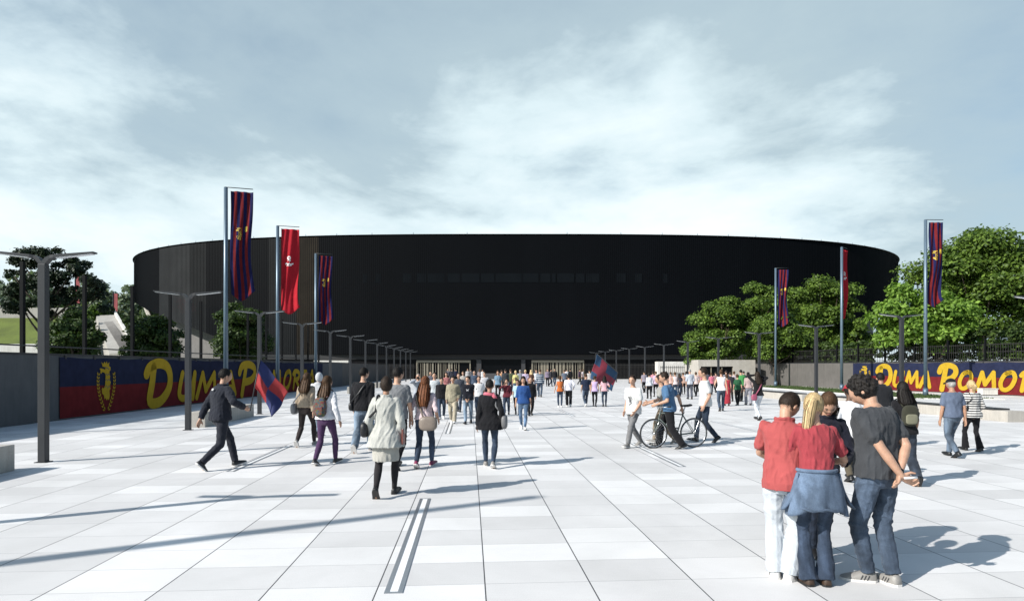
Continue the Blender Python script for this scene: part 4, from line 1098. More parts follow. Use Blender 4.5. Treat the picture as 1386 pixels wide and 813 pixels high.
    for k_, s_ in (('R', 1), ('L', -1)):
        bone(b, HIP[k_], K[k_], [.042, .043, .037, .029, .026]); bone(b, K[k_], A[k_], [.026, .027, .024, .018, .0155])
        f, pit = FD[k_]; Fm = Matrix.Rotation(math.atan2(-f.x, f.y), 3, 'Z') @ Matrix.Rotation(-pit, 3, 'X')
        b.tube([(A[k_] + Fm @ Vector(p)) * h for p in ((0, -.022, -.018), (0, .02, -.018), (0, .06, -.028), (0, .09, -.033))], [.016 * h, .02 * h, .018 * h, .009 * h], 8)
        bone(b, SH[k_], EL[k_], [.030 * g, .029 * g, .026 * g, .0215 * g]); bone(b, EL[k_], WR[k_], [.0215 * g, .0225 * g, .0185 * g, .0140 * g])
        # hand: palm, four fingers, thumb
        d = HD[k_]; ref = Vector(pose.get('thumb', {}).get(k_, (0, 1, .6)))
        lat = ref - d * ref.dot(d); lat = lat.normalized() if lat.length > 1e-4 else d.orthogonal().normalized()
        n_ = d.cross(lat) if k_ == 'R' else lat.cross(d)
        w0 = WR[k_]; hsz = .93 if F else 1.0
        R_ = []
        for (u, rw, rt, dn) in ((-.006, .0135, .0115, 0), (.012, .018, .012, 0), (.032, .0225, .0115, .001), (.050, .0215, .0095, .0)):
            c = w0 + d * u * hsz - n_ * dn
            R_.append([(c + lat * math.cos(2 * math.pi * j / 10) * rw * hsz + n_ * math.sin(2 * math.pi * j / 10) * rt * hsz) * h for j in range(10)])
        b.rings(R_)
        cu = pose.get('curl', {}).get(k_, 22)
        for (off, L) in ((.0165, .038), (.0056, .044), (-.0054, .041), (-.0160, .033)):
            p = w0 + d * .047 * hsz + lat * off * hsz; ang = math.radians(cu * .5); pts = [p - d * .012]; 
            for seg in (.45, .32, .23):
                pts.append(p); dd = d * math.cos(ang) - n_ * math.sin(ang); p = p + dd * L * seg * hsz; ang += math.radians(cu)
            pts.append(p); b.tube([v * h for v in pts], [.0058 * h * hsz, .0056 * h * hsz, .0052 * h * hsz, .0048 * h * hsz, .0040 * h * hsz], 7)
        p = w0 + d * .012 + lat * .014; t1 = (d * .62 + lat * .72 - n_ * .25).normalized(); t2 = (d * .92 + lat * .25 - n_ * .35).normalized()
        pts = [p - t1 * .006, p + t1 * .012, p + t1 * .026, p + t1 * .026 + t2 * .022]; b.tube([v * h for v in pts], [.008 * h, .0078 * h, .0066 * h, .0048 * h], 8)
    body = raw(b, 'person', sk, None, vox if vox < .0065 else min(vox, .0115), 2)
    tag(body, label, cat, group); body.location = loc; body.rotation_euler = (0, 0, -math.radians(heading))
    # ---- trousers / skirt
    kind, colr, fab = leg_c[:3]
    wamp = (.0100 if near else .0080)
    if kind in ('skirt', 'dress'):
        b = MB(); z0 = leg_c[3] if len(leg_c) > 3 else .30
        R = []
        for i in range(9):
            zf = .60 - (.60 - z0) * i / 8; w_, d_ = wd(max(zf, .515)); t = i / 8
            c, Rm = axes(max(zf, .525)); c = c if zf >= .525 else Vector((hx, hy, hz + zf - .525))
            R.append([(c + Vector((math.cos(2 * math.pi * j / 20) * (w_ + .012 + .02 * t - .012 * t * t), math.sin(2 * math.pi * j / 20) * (d_ + .012 + .03 * t), 0))) * h for j in range(20)])
        b.rings(R); raw(b, 'skirt', cloth(colr, fab), body, vox, 2, (wamp, 34, px, 'cloth'))
    else:
        P_ = {'slim': ([.052, .051, .045, .037, .034], [.035, .037, .034, .029, .026]), 'straight': ([.056, .055, .050, .045, .041], [.041, .040, .038, .036, .035]),
              'wide': ([.058, .059, .056, .052, .049], [.049, .049, .048, .047, .046]), 'flare': ([.053, .052, .045, .037, .034], [.034, .036, .039, .045, .050])}[kind]
        b = MB(); b.rings([ring(z, w_ * fat + .006, d_ * fat + .006) for z, w_, d_ in prof if z < .60])
        for k_, s_ in (('R', 1), ('L', -1)):
            end = A[k_].lerp(K[k_], .02 if kind != 'slim' else .03) - Vector((0, 0, .016 if kind in ('wide', 'flare') else 0.0))
            bone(b, HIP[k_], K[k_], [r * (.5 + .5 * fat) for r in P_[0]], 12); pts = [K[k_].lerp(end, i / 4) * h for i in range(5)]; b.tube(pts, [r * h for r in P_[1]], 12)
            b.ball((HIP[k_] + Vector((0, -.022, .004))) * h, .050 * h * (1.04 if F else .97), .040 * h, .050 * h)
        raw(b, 'trousers', cloth(colr, fab), body, vox, 2, (wamp * (.55 if kind == 'slim' else 1), 27, px + 1, 'legs'))
    # ---- shoes
    sc, snk = shoes
    for k_ in 'RL':
        f, pit = FD[k_]; Fm = Matrix.Rotation(math.atan2(-f.x, f.y), 3, 'Z') @ Matrix.Rotation(-pit, 3, 'X'); b = MB(); R = []
        st_ = [(-.036, .014, .030), (-.028, .023, .050), (-.005, .027, .056), (.03, .028, .045), (.065, .032, .032), (.095, .030, .024), (.114, .020, .018), (.121, .008, .012)]
        for (u, w_, t) in st_:
            w_ *= .9 if F else 1
            R.append([(A[k_] + Fm @ Vector((w_ * cx_, u, -.0418 + t * cz_))) * h for cx_, cz_ in ((-.92, 0), (.92, 0), (1, .25), (.86, .7), (.4, 1), (-.4, 1), (-.86, .7), (-1, .25))])
        b.rings(R); so_ = b.build('shoe', cloth(sc, 'leather'), body, True)
        if mid_:
            b = MB(); R = []
            for (u, w_, t) in [(-.038, .012, 0)] + [(u, w_ + .0022, 0) for u, w_, t in st_[1:-1]] + [(.1235, .009, 0)]:
                w_ *= .9 if F else 1
                R.append([(A[k_] + Fm @ Vector((w_ * cx_, u, -.0420 + .0105 * cz_))) * h for cx_, cz_ in ((-1, 0), (1, 0), (1, 1), (-1, 1))])
            b.rings(R); b.build('sole', cloth((.62, .60, .58) if snk else (.015, .015, .015), 'leather'), so_)
            if snk and near:
                for sd in (-1, 1):
                    for q_ in (.008, .022, .036):
                        b = MB(); b.tube([(A[k_] + Fm @ Vector((sd * .0285, q_, -.034))) * h, (A[k_] + Fm @ Vector((sd * .0262, q_ - .010, -.010))) * h], .0024 * h, 5); b.build('stripe', cloth((.05, .05, .055)), so_)
    # ---- top
    kind, colr, fab = top_c[:3]; hem = top_c[3] if len(top_c) > 3 else .50
    inf = {'tee': .011, 'polo': .011, 'tank': .008, 'long': .012, 'sweater': .014, 'jacket': .018, 'coat': .022, 'hoodie': .019}[kind]
    b = MB(); R = []; zs = [hem] + [z for z, _, _ in prof if hem + .012 < z < .842]
    if kind in ('tank',): zs = [z for z in zs if z < .82]
    for z in zs:
        w_, d_ = wd(max(z, .50)); lo = max(0, .58 - z)
        if kind in ('coat',): w_ += lo * .28; d_ += lo * .26
        elif kind in ('tee', 'polo', 'jacket', 'hoodie'): w_ = max(w_, wd(.70)[0] * (.97 if not F else .9)) if .48 < z < .70 else w_; d_ = max(d_, wd(.72)[1] * .9) if .48 < z < .70 else d_
        lo2 = max(0, min(1, (.615 - z) / .05)); w_ += .009 * lo2; d_ += .010 * lo2
        R.append(ring(z, w_ + inf * (.55 if z > .825 else 1), d_ + inf * (.6 if z > .825 else 1)))
    b.rings(R)
    if F:
        c, Rm = axes(.715)
        for s_ in (-1, 1): b.ball((c + Rm @ Vector((s_ * .038, .048, .0))) * h, .039 * h, .034 * h, .038 * h)
    for k_, s_ in (('R', 1), ('L', -1)):
        b.ball(SH[k_].lerp(spine(.79)[0], .06) * h, (.035 * g + inf * .35) * h, nu=10, nv=7)
        if kind in ('tee', 'polo'):
            e_ = EL[k_].lerp(SH[k_], .34); bone(b, SH[k_].lerp(spine(.79)[0], .04), e_, [.036 * g + .004, .036 * g + .004, .037 * g + .004])
        elif kind == 'tank': pass
        else:
            ln = top_c[4] if len(top_c) > 4 else .97
            u = inf * .62
            bone(b, SH[k_], EL[k_], [.032 * g + u, .032 * g + u, .028 * g + u, .026 * g + u]); e_ = EL[k_].lerp(WR[k_], ln)
            b.tube([EL[k_].lerp(e_, i / 3) * h for i in range(4)], [r * h for r in (.026 * g + u, .026 * g + u, .023 * g + u, .020 * g + u * .9)], 10)
    if kind == 'hoodie':
        c, Rm = axes(.825); b.ball((c + Rm @ Vector((0, -.045, .0))) * h, .062 * h, .035 * h, .036 * h)
    if kind in ('polo', 'jacket', 'coat'):
        c, Rm = axes(.842); b.tube([(c + Rm @ Vector((math.cos(t) * (.040 * g + .006), math.sin(t) * (.040 * g + .004) + .002, .004))) * h for t in [2 * math.pi * i / 14 for i in range(14)]], .011 * h, 8, closed=True)
    nm = {'tee': 't_shirt', 'polo': 'polo_shirt', 'tank': 'tank_top', 'long': 'shirt', 'sweater': 'sweater', 'jacket': 'jacket', 'coat': 'coat', 'hoodie': 'hooded_top'}[kind]
    topo = raw(b, nm, cloth(colr, fab), body, vox, 2, (wamp * (1.0 if kind != 'tank' else .5), 44 if near else 40, px + 2, 'cloth'))
    # ---- hair / headgear
    hk, hc = hair[:2]; hm = hair_mat(hc)
    def shell(mb, vol=1.0, low=.62, oy=-.010, oz=.008, n=(22, 14), flat=1.0):
        nu, nv = n; vs = []
        def P(x, y, z): return hp_((x * .0485 * vol, y * .060 * vol + oy, (z * .069 * vol if z > 0 else z * .069 * low) + oz))
        vs.append(P(0, 0, -1))
        for i in range(1, nv):
            a = -math.pi / 2 + math.pi * i / nv
            for j in range(nu): t = 2 * math.pi * j / nu; vs.append(P(math.cos(a) * math.cos(t), math.cos(a) * math.sin(t), math.sin(a)))
        vs.append(P(0, 0, 1)); fs = [(0, 1 + (j + 1) % nu, 1 + j) for j in range(nu)]
        for i in range(nv - 2):
            for j in range(nu): q = 1 + i * nu; fs.append((q + j, q + (j + 1) % nu, q + nu + (j + 1) % nu, q + nu + j))
        q = 1 + (nv - 2) * nu; fs += [(q + j, q + (j + 1) % nu, len(vs) - 1) for j in range(nu)]
        mb.add(vs, fs)
    hv = vox * .8; ramp_ = .0022 if near else .0016
    def bk(zf, off): c, Rm = axes(zf); w_, d_ = wd(zf); return c + Rm @ Vector((0, -d_ - off, 0))
    if hk != 'bald':
        b = MB(); rr = random.Random(px)
        if hk == 'short': shell(b, 1.0, .60)
        elif hk == 'thin': shell(b, .97, .72, -.014, .0)
        elif hk == 'hood': shell(b, 1.14, 1.15, -.012, .0)
        elif hk == 'bob': shell(b, 1.07, 1.0, -.012)
        elif hk == 'curly':
            shell(b, 1.03, .92, -.012, .008)
            for i in range(130 if near else 60):
                z = rr.uniform(-.5, 1); t = rr.uniform(0, 6.283); q = math.sqrt(1 - z * z); y = q * math.sin(t)
                if y > .62 and z < .45: continue
                b.ball(hp_((q * math.cos(t) * .051, y * .063 - .012, z * (.073 if z > 0 else .058) + .009)), rr.uniform(.007, .0125) * h, nu=7, nv=5)
        elif hk in ('long', 'bun'): shell(b, 1.05, .85, -.0095, .009)
        elif hk == 'pony': shell(b, 1.05, .78, -.010, .009)
        if hk == 'long':
            L = hair[2]; zb_ = .93 - L; R = []
            for i in range(8):
                t = i / 7
                if t < .35: p = HC + HR4 @ Vector((0, -.026 - .02 * t, .0 - .10 * t / .35 * .6)); up = HR4
                else:
                    zf = .835 + (zb_ - .835) * (t - .35) / .65; p = bk(min(zf, .83), .010); up = axes(.8)[1]
                wv = .050 + .022 * math.sin(t * 2.6) - .014 * max(0, t - .7) / .3; dv = .034 - .012 * t
                R.append([(p + up @ Vector((math.cos(2 * math.pi * j / 14) * wv, math.sin(2 * math.pi * j / 14) * dv, 0))) * h for j in range(14)])
            b.rings(R)
        if hk == 'pony':
            L = hair[2]; p0 = HC + HR4 @ Vector((0, -.060, .014)); c, Rm = axes(.80); sx = pose.get('pony', 0)
            pts = [p0 + HR4 @ Vector((0, .012, 0)), p0, p0 + HR4 @ Vector((0, -.022, -.012)), p0 + HR4 @ Vector((sx * .35, -.024, -.0)) - Vector((0, 0, L * .35)), p0 + Vector((sx * .8, -.018, -L * .72)), p0 + Vector((sx, -.010, -L))]
            tailp = pts; b.tube([v * h for v in pts], [.012 * h, .016 * h, .017 * h, .025 * h, .020 * h, .006 * h], 10)
        if hk == 'bun': b.ball(hp_((0, -.068, .02)), .026 * h)
        curt = R if hk == 'long' else None
        if Y < 34 and hk != 'hood':
            sb = MB(); c0 = Vector((0, -.30, .95)).normalized(); vol = {'short': 1.0, 'thin': .97, 'bob': 1.07, 'curly': 1.04}.get(hk, 1.05); oy_ = -.010; oz_ = .009
            ns = {'short': 620, 'thin': 260, 'bob': 700, 'curly': 200}.get(hk, 650); ns = ns if Y < 20 else ns // 2
            def SP(d, lift):
                z = d.z * .069 * vol if d.z > 0 else d.z * .069 * (.82 if hk in ('short', 'thin') else 1.0)
                return hp_((d.x * .0485 * vol * lift, (d.y * .060 * vol) * lift + oy_, z * lift + oz_))
            def strip(pts, outs, w0):
                n = len(pts); vv = []
                for i in range(n):
                    t = (pts[min(i + 1, n - 1)] - pts[max(i - 1, 0)]).normalized(); sd = t.cross(outs[i]).normalized(); wv = w0 * (1 - .8 * i / (n - 1)) * h
                    vv += [pts[i] - sd * wv, pts[i] + sd * wv]
                sb.add(vv, [(2 * i, 2 * i + 1, 2 * i + 3, 2 * i + 2) for i in range(n - 1)])
            for i in range(ns):
                z = rr.uniform(-.35, 1); t = rr.uniform(0, 6.283); q = math.sqrt(1 - z * z); d0 = Vector((q * math.cos(t), q * math.sin(t), z))
                if d0.y > .45 and z < .62: continue
                if abs(d0.x) > .5 and d0.y > .25 and z < .2: continue
                ax = c0.cross(d0)
                if ax.length < .02: continue
                ax = (ax.normalized() + Vector((rr.gauss(0, .25), rr.gauss(0, .25), rr.gauss(0, .25)))).normalized()
                st = rr.uniform(.10, .20) * (1.0 if hk != 'curly' else .6); lf = rr.uniform(.004, .028) * (1.6 if hk == 'curly' else 1)
                pts = []; outs = []
                for k2 in range(5):
                    d = Matrix.Rotation(st * k2, 3, ax) @ d0; pts.append(SP(d, .995 + lf * k2 ** 1.2 * (.35 if hk != 'curly' else .9))); outs.append((HR4 @ d))
                strip(pts, outs, rr.uniform(.0010, .0024))
            if curt:
                for i in range(480 if Y < 20 else 160):
                    j = rr.randrange(len(curt[0])); ph_ = rr.uniform(0, 6); a_ = rr.uniform(.98, 1.16); fq = rr.uniform(.4, .9); pts = []; outs = []
                    k0 = rr.choice((0, 1, 2, 3))
                    for k2 in range(k0, len(curt)):
                        rg_ = curt[k2]; cc = sum(rg_, Vector()) / len(rg_); o_ = rg_[j] - cc; pts.append(cc + o_ * (a_ + .10 * math.sin(k2 * fq + ph_) * k2 / 7)); outs.append(o_.normalized())
                    e_ = pts[-1] + (pts[-1] - pts[-2]).normalized() * rr.uniform(.0, .045) * h; pts.append(e_); outs.append(outs[-1]); strip(pts, outs, rr.uniform(.0012, .0028))
            if hk == 'pony':
                for i in range(260):
                    a_ = rr.uniform(0, 6.283); rd = rr.uniform(.6, 1.25); pts = []; outs = []
                    for k2, pr in zip(range(1, 6), (.016, .018, .026, .023, .014)):
                        q_ = tailp[k2] * h; o_ = Vector((math.cos(a_ + .1 * k2), math.sin(a_ + .1 * k2), 0)); pts.append(q_ + o_ * pr * rd * h); outs.append(o_)
                    pts.append(pts[-1] + Vector((0, 0, -rr.uniform(0, .035) * h))); outs.append(outs[-1]); strip(pts, outs, .0017)
            if sb.f:
                so = sb.build('hair_strands', hm, body, False); so['kind'] = 'stuff'
        if hk == 'hood': raw(b, 'hood', cloth(hc), body, hv, 2)
        else: raw(b, 'hair', hm, body, hv, 1, (ramp_ if hk != 'curly' else .0015, 130 if near else 70, px + 3, 'hair' if hk != 'curly' else 'curl'))
    if len(hair) > 3:      # a cap
        cc = hair[3]; b = MB(); nu, nv = 22, 8; vs = []
        for i in range(nv):
            a = math.pi / 2 * i / nv
            for j in range(nu): t = 2 * math.pi * j / nu; vs.append(hp_((math.cos(a) * math.cos(t) * .052, math.cos(a) * math.sin(t) * .065 - .006, .026 + math.sin(a) * .050)))
        vs.append(hp_((0, -.006, .077))); fs = []
        for i in range(nv - 1):
            for j in range(nu): q = i * nu; fs.append((q + j, q + (j + 1) % nu, q + nu + (j + 1) % nu, q + nu + j))
        fs += [((nv - 1) * nu + j, (nv - 1) * nu + (j + 1) % nu, len(vs) - 1) for j in range(nu)]; fs.append(tuple(reversed(range(nu))))
        b.add(vs, fs); cp = b.build('cap', cloth(cc), body, True)
        b = MB(); R = []
        for y, wv in ((.045, .046), (.075, .040), (.098, .022)): R.append([hp_((-wv, y, .022 - (y - .045) * .25)), hp_((wv, y, .022 - (y - .045) * .25)), hp_((wv, y, .028 - (y - .045) * .25)), hp_((-wv, y, .028 - (y - .045) * .25))])
        b.rings(R); b.build('visor', cloth(cc), cp)
    if face:
        for s_ in (-1, 1):
            b = MB(); b.ball(hp_((s_ * .0175, .0508, .0005)), .0062 * h, .004 * h, .0034 * h, HR4, 8, 6); b.build('eye', M_EYE, body, True)
            b = MB(); b.tube([hp_((s_ * .009, .0545, .0095)), hp_((s_ * .019, .0535, .012)), hp_((s_ * .028, .047, .0098))], [.0014 * h, .0019 * h, .001 * h], 6); b.build('eyebrow', hm, body, True)
        b = MB(); b.tube([hp_((-.0145, .0495, -.0335)), hp_((-.005, .0548, -.0325)), hp_((.005, .0548, -.0325)), hp_((.0145, .0495, -.0335))], [.0012 * h, .0028 * h, .0028 * h, .0012 * h], 6); b.build('mouth', M_LIP, body, True)
    info = dict(A=A, o=body, h=h, loc=loc, rz=-math.radians(heading), SH=SH, EL=EL, WR=WR, HD=HD, HIP=HIP, K=K, axes=axes, wd=wd, HC=HC, HR=HR4, hz=hz, hx=hx, hy=hy, inf=inf, top=topo, vox=vox, px=px, mid=mid_)
    return info
def W_(I, p):  # body-local (height units) to world
    return I['loc'] + Matrix.Rotation(I['rz'], 3, 'Z') @ (Vector(p) * I['h'])
def surf(I, zf, ang, off=.004):
    c, R = I['axes'](zf); w_, d_ = I['wd'](max(zf, .5)); k_ = I['inf'] + off; a = math.radians(ang)
    return c + R @ Vector((math.sin(a) * (w_ + k_), math.cos(a) * (d_ + k_), 0))
def rbox(mb, c, sx, sy, sz, M=None, p=.45, nu=18, nv=10):
    c = Vector(c)
    R = []
    for i in range(nv + 1):
        a = -math.pi / 2 + math.pi * i / nv; ca, sa = math.cos(a), math.sin(a)
        cz_ = math.copysign(abs(sa) ** p, sa); cr = max(.02, abs(ca) ** p)
        r = []
        for j in range(nu):
            t = 2 * math.pi * j / nu; x, y = math.cos(t), math.sin(t)
            q = Vector((math.copysign(abs(x) ** p, x) * cr * sx, math.copysign(abs(y) ** p, y) * cr * sy, cz_ * sz)); r.append(c + (M @ q if M is not None else q))
        R.append(r)
    mb.rings(R)
def bag(I, name, label, cat, pos, size, colr, strap=None, rot=0, fab='leather', handle=False, flap=None, group=None, p=.68, sw=.010):
    """pos, size, strap points in the wearer's height units"""
    h = I['h']; pos = Vector(pos)
    r = empty(name, W_(I, pos), label, cat, group, I['rz'])
    M = Matrix.Rotation(math.radians(rot), 3, 'Z'); m = cloth(colr, fab)
    b = MB(); rbox(b, (0, 0, 0), size[0] * h / 2, size[1] * h / 2, size[2] * h / 2, M, p); o = b.build('bag_body', m, r, True)
    if I['mid']:
        b = MB(); rbox(b, M @ Vector((0, (-1 if name == 'backpack' else 1) * size[1] * h * .42, -size[2] * h * .16)), size[0] * h * .36, size[1] * h * .2, size[2] * h * .24, M, .5); b.build('pocket', cloth(flap or mul(colr, .8), fab if flap is None else 'cloth'), r, True)
    if strap:
        for sp_ in strap:
            q = [(Vector(v) - pos) * h for v in sp_]; b = MB(); b.tube(q, sw * h, 8, flat=.45); b.build('strap', m, r, True)
    if handle:
        b = MB(); b.tube([M @ Vector((math.cos(t) * size[0] * h * .3, 0, size[2] * h * .45 + math.sin(t) * size[0] * h * .35)) for t in [math.pi * i / 8 for i in range(9)]], .006 * h, 6); b.build('handle', m, r, True)
    return r
def shoulder_strap(I, side, back_pts, front_pts):
    s_ = 1 if side == 'R' else -1; c, R = I['axes'](.815); top = c + R @ Vector((s_ * .062, 0, .012 + I['inf'] * 1.2)); return back_pts + [top + R @ Vector((0, -.035, -.012)), top, top + R @ Vector((0, .035, -.012))] + front_pts

def print_on(I, name, colr, marks, off=.013):
    # marks: lists of (height fraction, angle) points drawn as thin strips lying on the cloth
    h = I['h']
    for mk in marks:
        pts = []
        for a, b_ in zip(mk, mk[1:]): pts += [(a[0] + (b_[0] - a[0]) * t / 3, a[1] + (b_[1] - a[1]) * t / 3) for t in range(3)]
        pts.append(mk[-1]); b = MB(); b.tube([surf(I, z, a, off) * h for z, a in pts], .010 * h * .6, 6, flat=.5); b.build(name, cloth(colr), I['top'], True)
# ---------------------------------------------------------------- the people, near to far
NAVY = (.018, .022, .04); BLK = (.010, .010, .012); DEN = (.046, .064, .095); DEND = (.020, .028, .046); DENL = (.125, .165, .215); DENM = (.032, .046, .074)
WHT = (.58, .58, .59); RED = (.33, .062, .066); KHA = (.22, .19, .13); GRY = (.24, .25, .26); CREAM = (.50, .50, .46)
SN_W = ((.62, .61, .6), True); SN_D = ((.02, .02, .022), True); SH_B = ((.012, .012, .013), False); SN_G = ((.22, .21, .20), True)
GF = 'group of four standing close together at the right front'

# grey tee man, hands clasped behind the back
I = person('curly haired man in charcoal tee and jeans with hands clasped behind his back', 1188, 788, 506, -22,
    upd(stand(.052, 28), feet={'L': (-.075, .085, 0, 48), 'R': (.055, .03, 0, 8)}, hands={'R': (.012, -.098, .535), 'L': (.002, -.118, .520)}, elbow={'R': (1, -.55, 0), 'L': (-1, -.55, 0)}, hdir={'R': (-.45, -.25, -.62), 'L': (.72, -.10, -.30)},
        thumb={'R': (0, .3, -1), 'L': (0, -.2, 1)}, curl={'R': 30, 'L': 34}, lean=8, head=(-24, 34), twist=4, hd=.014), ('tee', (.045, .048, .054), 'cloth', .505), ('straight', DEN, 'denim'), ('curly', H_BLK, 0), SN_G, h=1.83, fat=1.05)
b = MB(); pw = W_(I, I['WR']['R']); e0 = Vector((0, 0, 0)); 
r = tag(None or bpy.data.objects.new('rolled_paper', None), 'small white rolled paper held behind the back by curly haired man', 'paper'); COL.objects.link(r); r.location = pw + Vector((.03, -.05, -.04))
b.tube([(-.035, -.02, .01), (.02, -.02, .012), (.075, -.015, .014)], [.009, .010, .009], 10); b.build('paper_roll', M_STRIPW, r, True)
b = MB(); d = I['HD']['R']; wv = I['EL']['R'].lerp(I['WR']['R'], .93) * I['h']; b.tube([wv - (I['WR']['R'] - I['EL']['R']).normalized() * .012, wv + (I['WR']['R'] - I['EL']['R']).normalized() * .012], .0295, 12); b.build('wristwatch', cloth(BLK, 'leather'), I['o'], True)
# his folded jacket / shirt tail around the hips
# blonde woman
I = person('blonde woman with ponytail, red tee and a denim jacket tied round her waist', 1106, 791, 532, 4,
    upd(stand(.052, 6), hands={'R': (.085, .165, .610), 'L': (-.105, .170, .555)}, elbow={'R': (.9, -.8, -.5), 'L': (-.9, -.8, -.4)}, hdir={'R': (-.5, .8, .15), 'L': (.4, .9, .1)}, lean=5, head=(22, 26), pony=-.048, side=.0), ('tee', (.27, .042, .052), 'cloth', .585), ('flare', DENM, 'denim'), ('pony', H_BLD, .195), ((.05, .03, .02), False), F=True, h=1.645)
# tied denim jacket
h = I['h']; b = MB(); n = 48; rows_ = 14; vs = []; fs = []
for i in range(rows_ + 1):
    t = i / rows_
    for j in range(n):
        a = 2 * math.pi * j / n; ca, sa = math.cos(a), math.sin(a)
        low = .405 - .045 * max(0, abs(ca) - .55) / .45 * (1 if sa < .35 else .4)
        if sa > .55: low = .50
        zf = .605 + (low - .605) * t; w0, d0 = I['wd'](max(zf, .515)); fl = .012 + .016 * t + .040 * t * max(0, abs(ca) - .5)
        x = ca * (w0 + fl); y = sa * (d0 + fl + .012 * t); fd = .008 * math.sin(a * 7 + t * 2) * t + .004 * math.sin(a * 15 + 1) * t
        vs.append(((I['hx'] + x + ca * fd) * h, (I['hy'] + y + sa * fd) * h, (zf + I['hz'] - .525) * h))
for i in range(rows_):
    for j in range(n): fs.append((i * n + j, (i + 1) * n + j, (i + 1) * n + (j + 1) % n, i * n + (j + 1) % n))
b.add(vs, fs); JD = cloth((.075, .105, .155), 'denim'); o = b.build('tied_jacket', JD, I['o'], True); m_ = o.modifiers.new('thickness', 'SOLIDIFY'); m_.thickness = .012; m_.offset = 1
b = MB(); b.tube([v for v in [((I['hx'] + math.cos(a) * (I['wd'](.59)[0] + .020)) * h, (I['hy'] + math.sin(a) * (I['wd'](.59)[1] + .020)) * h, (.600 + I['hz'] - .525) * h) for a in [2 * math.pi * i / 24 for i in range(24)]]], .010 * h, 8, closed=True); b.build('jacket_collar_roll', JD, o, True)
for s_, zz0, tx in ((-1, .388, .170), (1, .395, .195)):      # hanging pointed corners
    hx_, hy_ = I['hx'], I['hy']; dz_ = I['hz'] - .525; vs = []; fs = []
    for i in range(9):
        t = i / 8
        for j in range(5):
            u = j / 4; top = Vector((s_ * .100, .045 - .08 * u, .585)); mid = Vector((s_ * (.118 + .01 * u), .075 - .13 * u, .455)); tip = Vector((s_ * tx, .02 - .03 * u, zz0 + .012 * abs(u - .5)))
            p = top.lerp(mid, t).lerp(mid.lerp(tip, t), t) + Vector((s_ * .006 * math.sin(u * 9 + t * 3), 0, 0)); vs.append(((hx_ + p.x) * h, (hy_ + p.y) * h, (p.z + dz_) * h))
    for i in range(8):
        for j in range(4): q = i * 5 + j; fs.append((q, q + 5, q + 6, q + 1))
    b = MB(); b.add(vs, fs); f_ = b.build('jacket_flap', JD, o, True); m_ = f_.modifiers.new('thickness', 'SOLIDIFY'); m_.thickness = .016; m_.offset = 0
b = MB(); b.tube([v for v in [((I['hx'] + math.cos(a) * (I['wd'](.515)[0] + .037)) * h, (I['hy'] + math.sin(a) * (I['wd'](.515)[1] + .044)) * h, (.411 + I['hz'] - .525 + .006 * math.sin(a * 7)) * h) for a in [math.pi * (1.07 + .86 * i / 24) for i in range(25)]]], .007 * h, 6); b.build('hem_band', JD, o, True)
# red polo man
person('dark haired man in red polo shirt and white trousers, leftmost of the close group', 1059, 783, 540, 38,
    upd(stand(.055, 14), hands={'R': (.10, .19, .60), 'L': (-.06, .20, .585)}, elbow={'R': (1, -.6, -.5), 'L': (-1, -.4, -.4)}, hdir={'R': (-.4, .9, .1), 'L': (.3, .9, .1)}, lean=8, head=(26, 34)), ('polo', (.31, .066, .066), 'cloth', .475), ('wide', (.43, .46, .50), 'cloth'), ('short', H_DK, 0), SN_W, h=1.66, fat=.93)
# brunette facing the camera behind the blonde
person('brown haired woman in dark blazer over red top, facing the blonde woman', 1105, 750, 527, 186,
    upd(stand(.032, 4), side=-.045, hands={'R': (.06, .17, .60), 'L': (-.08, .18, .58)}, elbow={'R': (1, -.7, -.4), 'L': (-1, -.7, -.4)}, hdir={'R': (-.3, .9, .1), 'L': (.3, .9, .1)}, lean=6, head=(10, 34)), ('jacket', (.012, .013, .022), 'cloth', .46), ('straight', DEND, 'denim'), ('long', H_BRN, .14), SH_B, F=True, face=True, h=1.64)
I = person('man with red cap, white shirt and khaki trousers seen behind the close group', 1150, 650, 519, 8, upd(walk('R', .07, .04, kick=20), hands={'L': (-.15, .02, .50)}), ('long', (.60, .60, .62), 'cloth', .46, .25), ('straight', (.085, .072, .052), 'cloth'), ('short', H_BLK, 0, (.30, .02, .03)), SH_B, skin=SKD)
person('man in dark jacket seen from behind before the right banner crest', 1194, 606, 503, 2, walk('L', .10, .07), ('jacket', (.014, .015, .018), 'cloth'), ('straight', (.02, .02, .024), 'cloth'), ('short', H_BLK, 0), SH_B, skin=SK2)
I = person('woman with long black hair and olive backpack walking away behind grey tee man', 1226, 655, 514, 4, upd(walk('L', .13, .06, kick=52), head=(0, 8)), ('tee', BLK, 'cloth', .50), ('wide', (.025, .032, .045), 'denim'), ('long', H_BLK, .15), SH_B, F=True, skin=SK2)
bag(I, 'backpack', 'olive and black backpack worn by the long black haired woman', 'backpack', surf(I, .68, 180, .035), (.150, .065, .20), (.035, .035, .025), [shoulder_strap(I, s_, [surf(I, .76, 180 - q * 25, .02)], [surf(I, .72, q * 32)]) for s_, q in (('R', 1), ('L', -1))], fab='cloth', flap=(.16, .155, .11))
I = person('older man with black cap, blue grey shirt and jeans walking at the right', 1289, 618, 511, -4, upd(walk('R', .085, .05, kick=26), hands={'L': (-.14, .03, .47)}), ('tee', (.095, .12, .175), 'cloth', .51), ('straight', (.075, .10, .135), 'denim'), ('thin', H_GRY, 0, BLK), SH_B, skin=SK2, fat=1.08)
I = person('blonde woman in black and white striped sweater at the right edge group', 1316, 610, 514, 2, upd(walk('L', .05, .03, kick=12), hands={'R': (.12, .10, .56)}), ('sweater', WHT, 'knit', .475), ('flare', BLK, 'cloth'), ('pony', H_BLD, .10), SH_B, F=True)
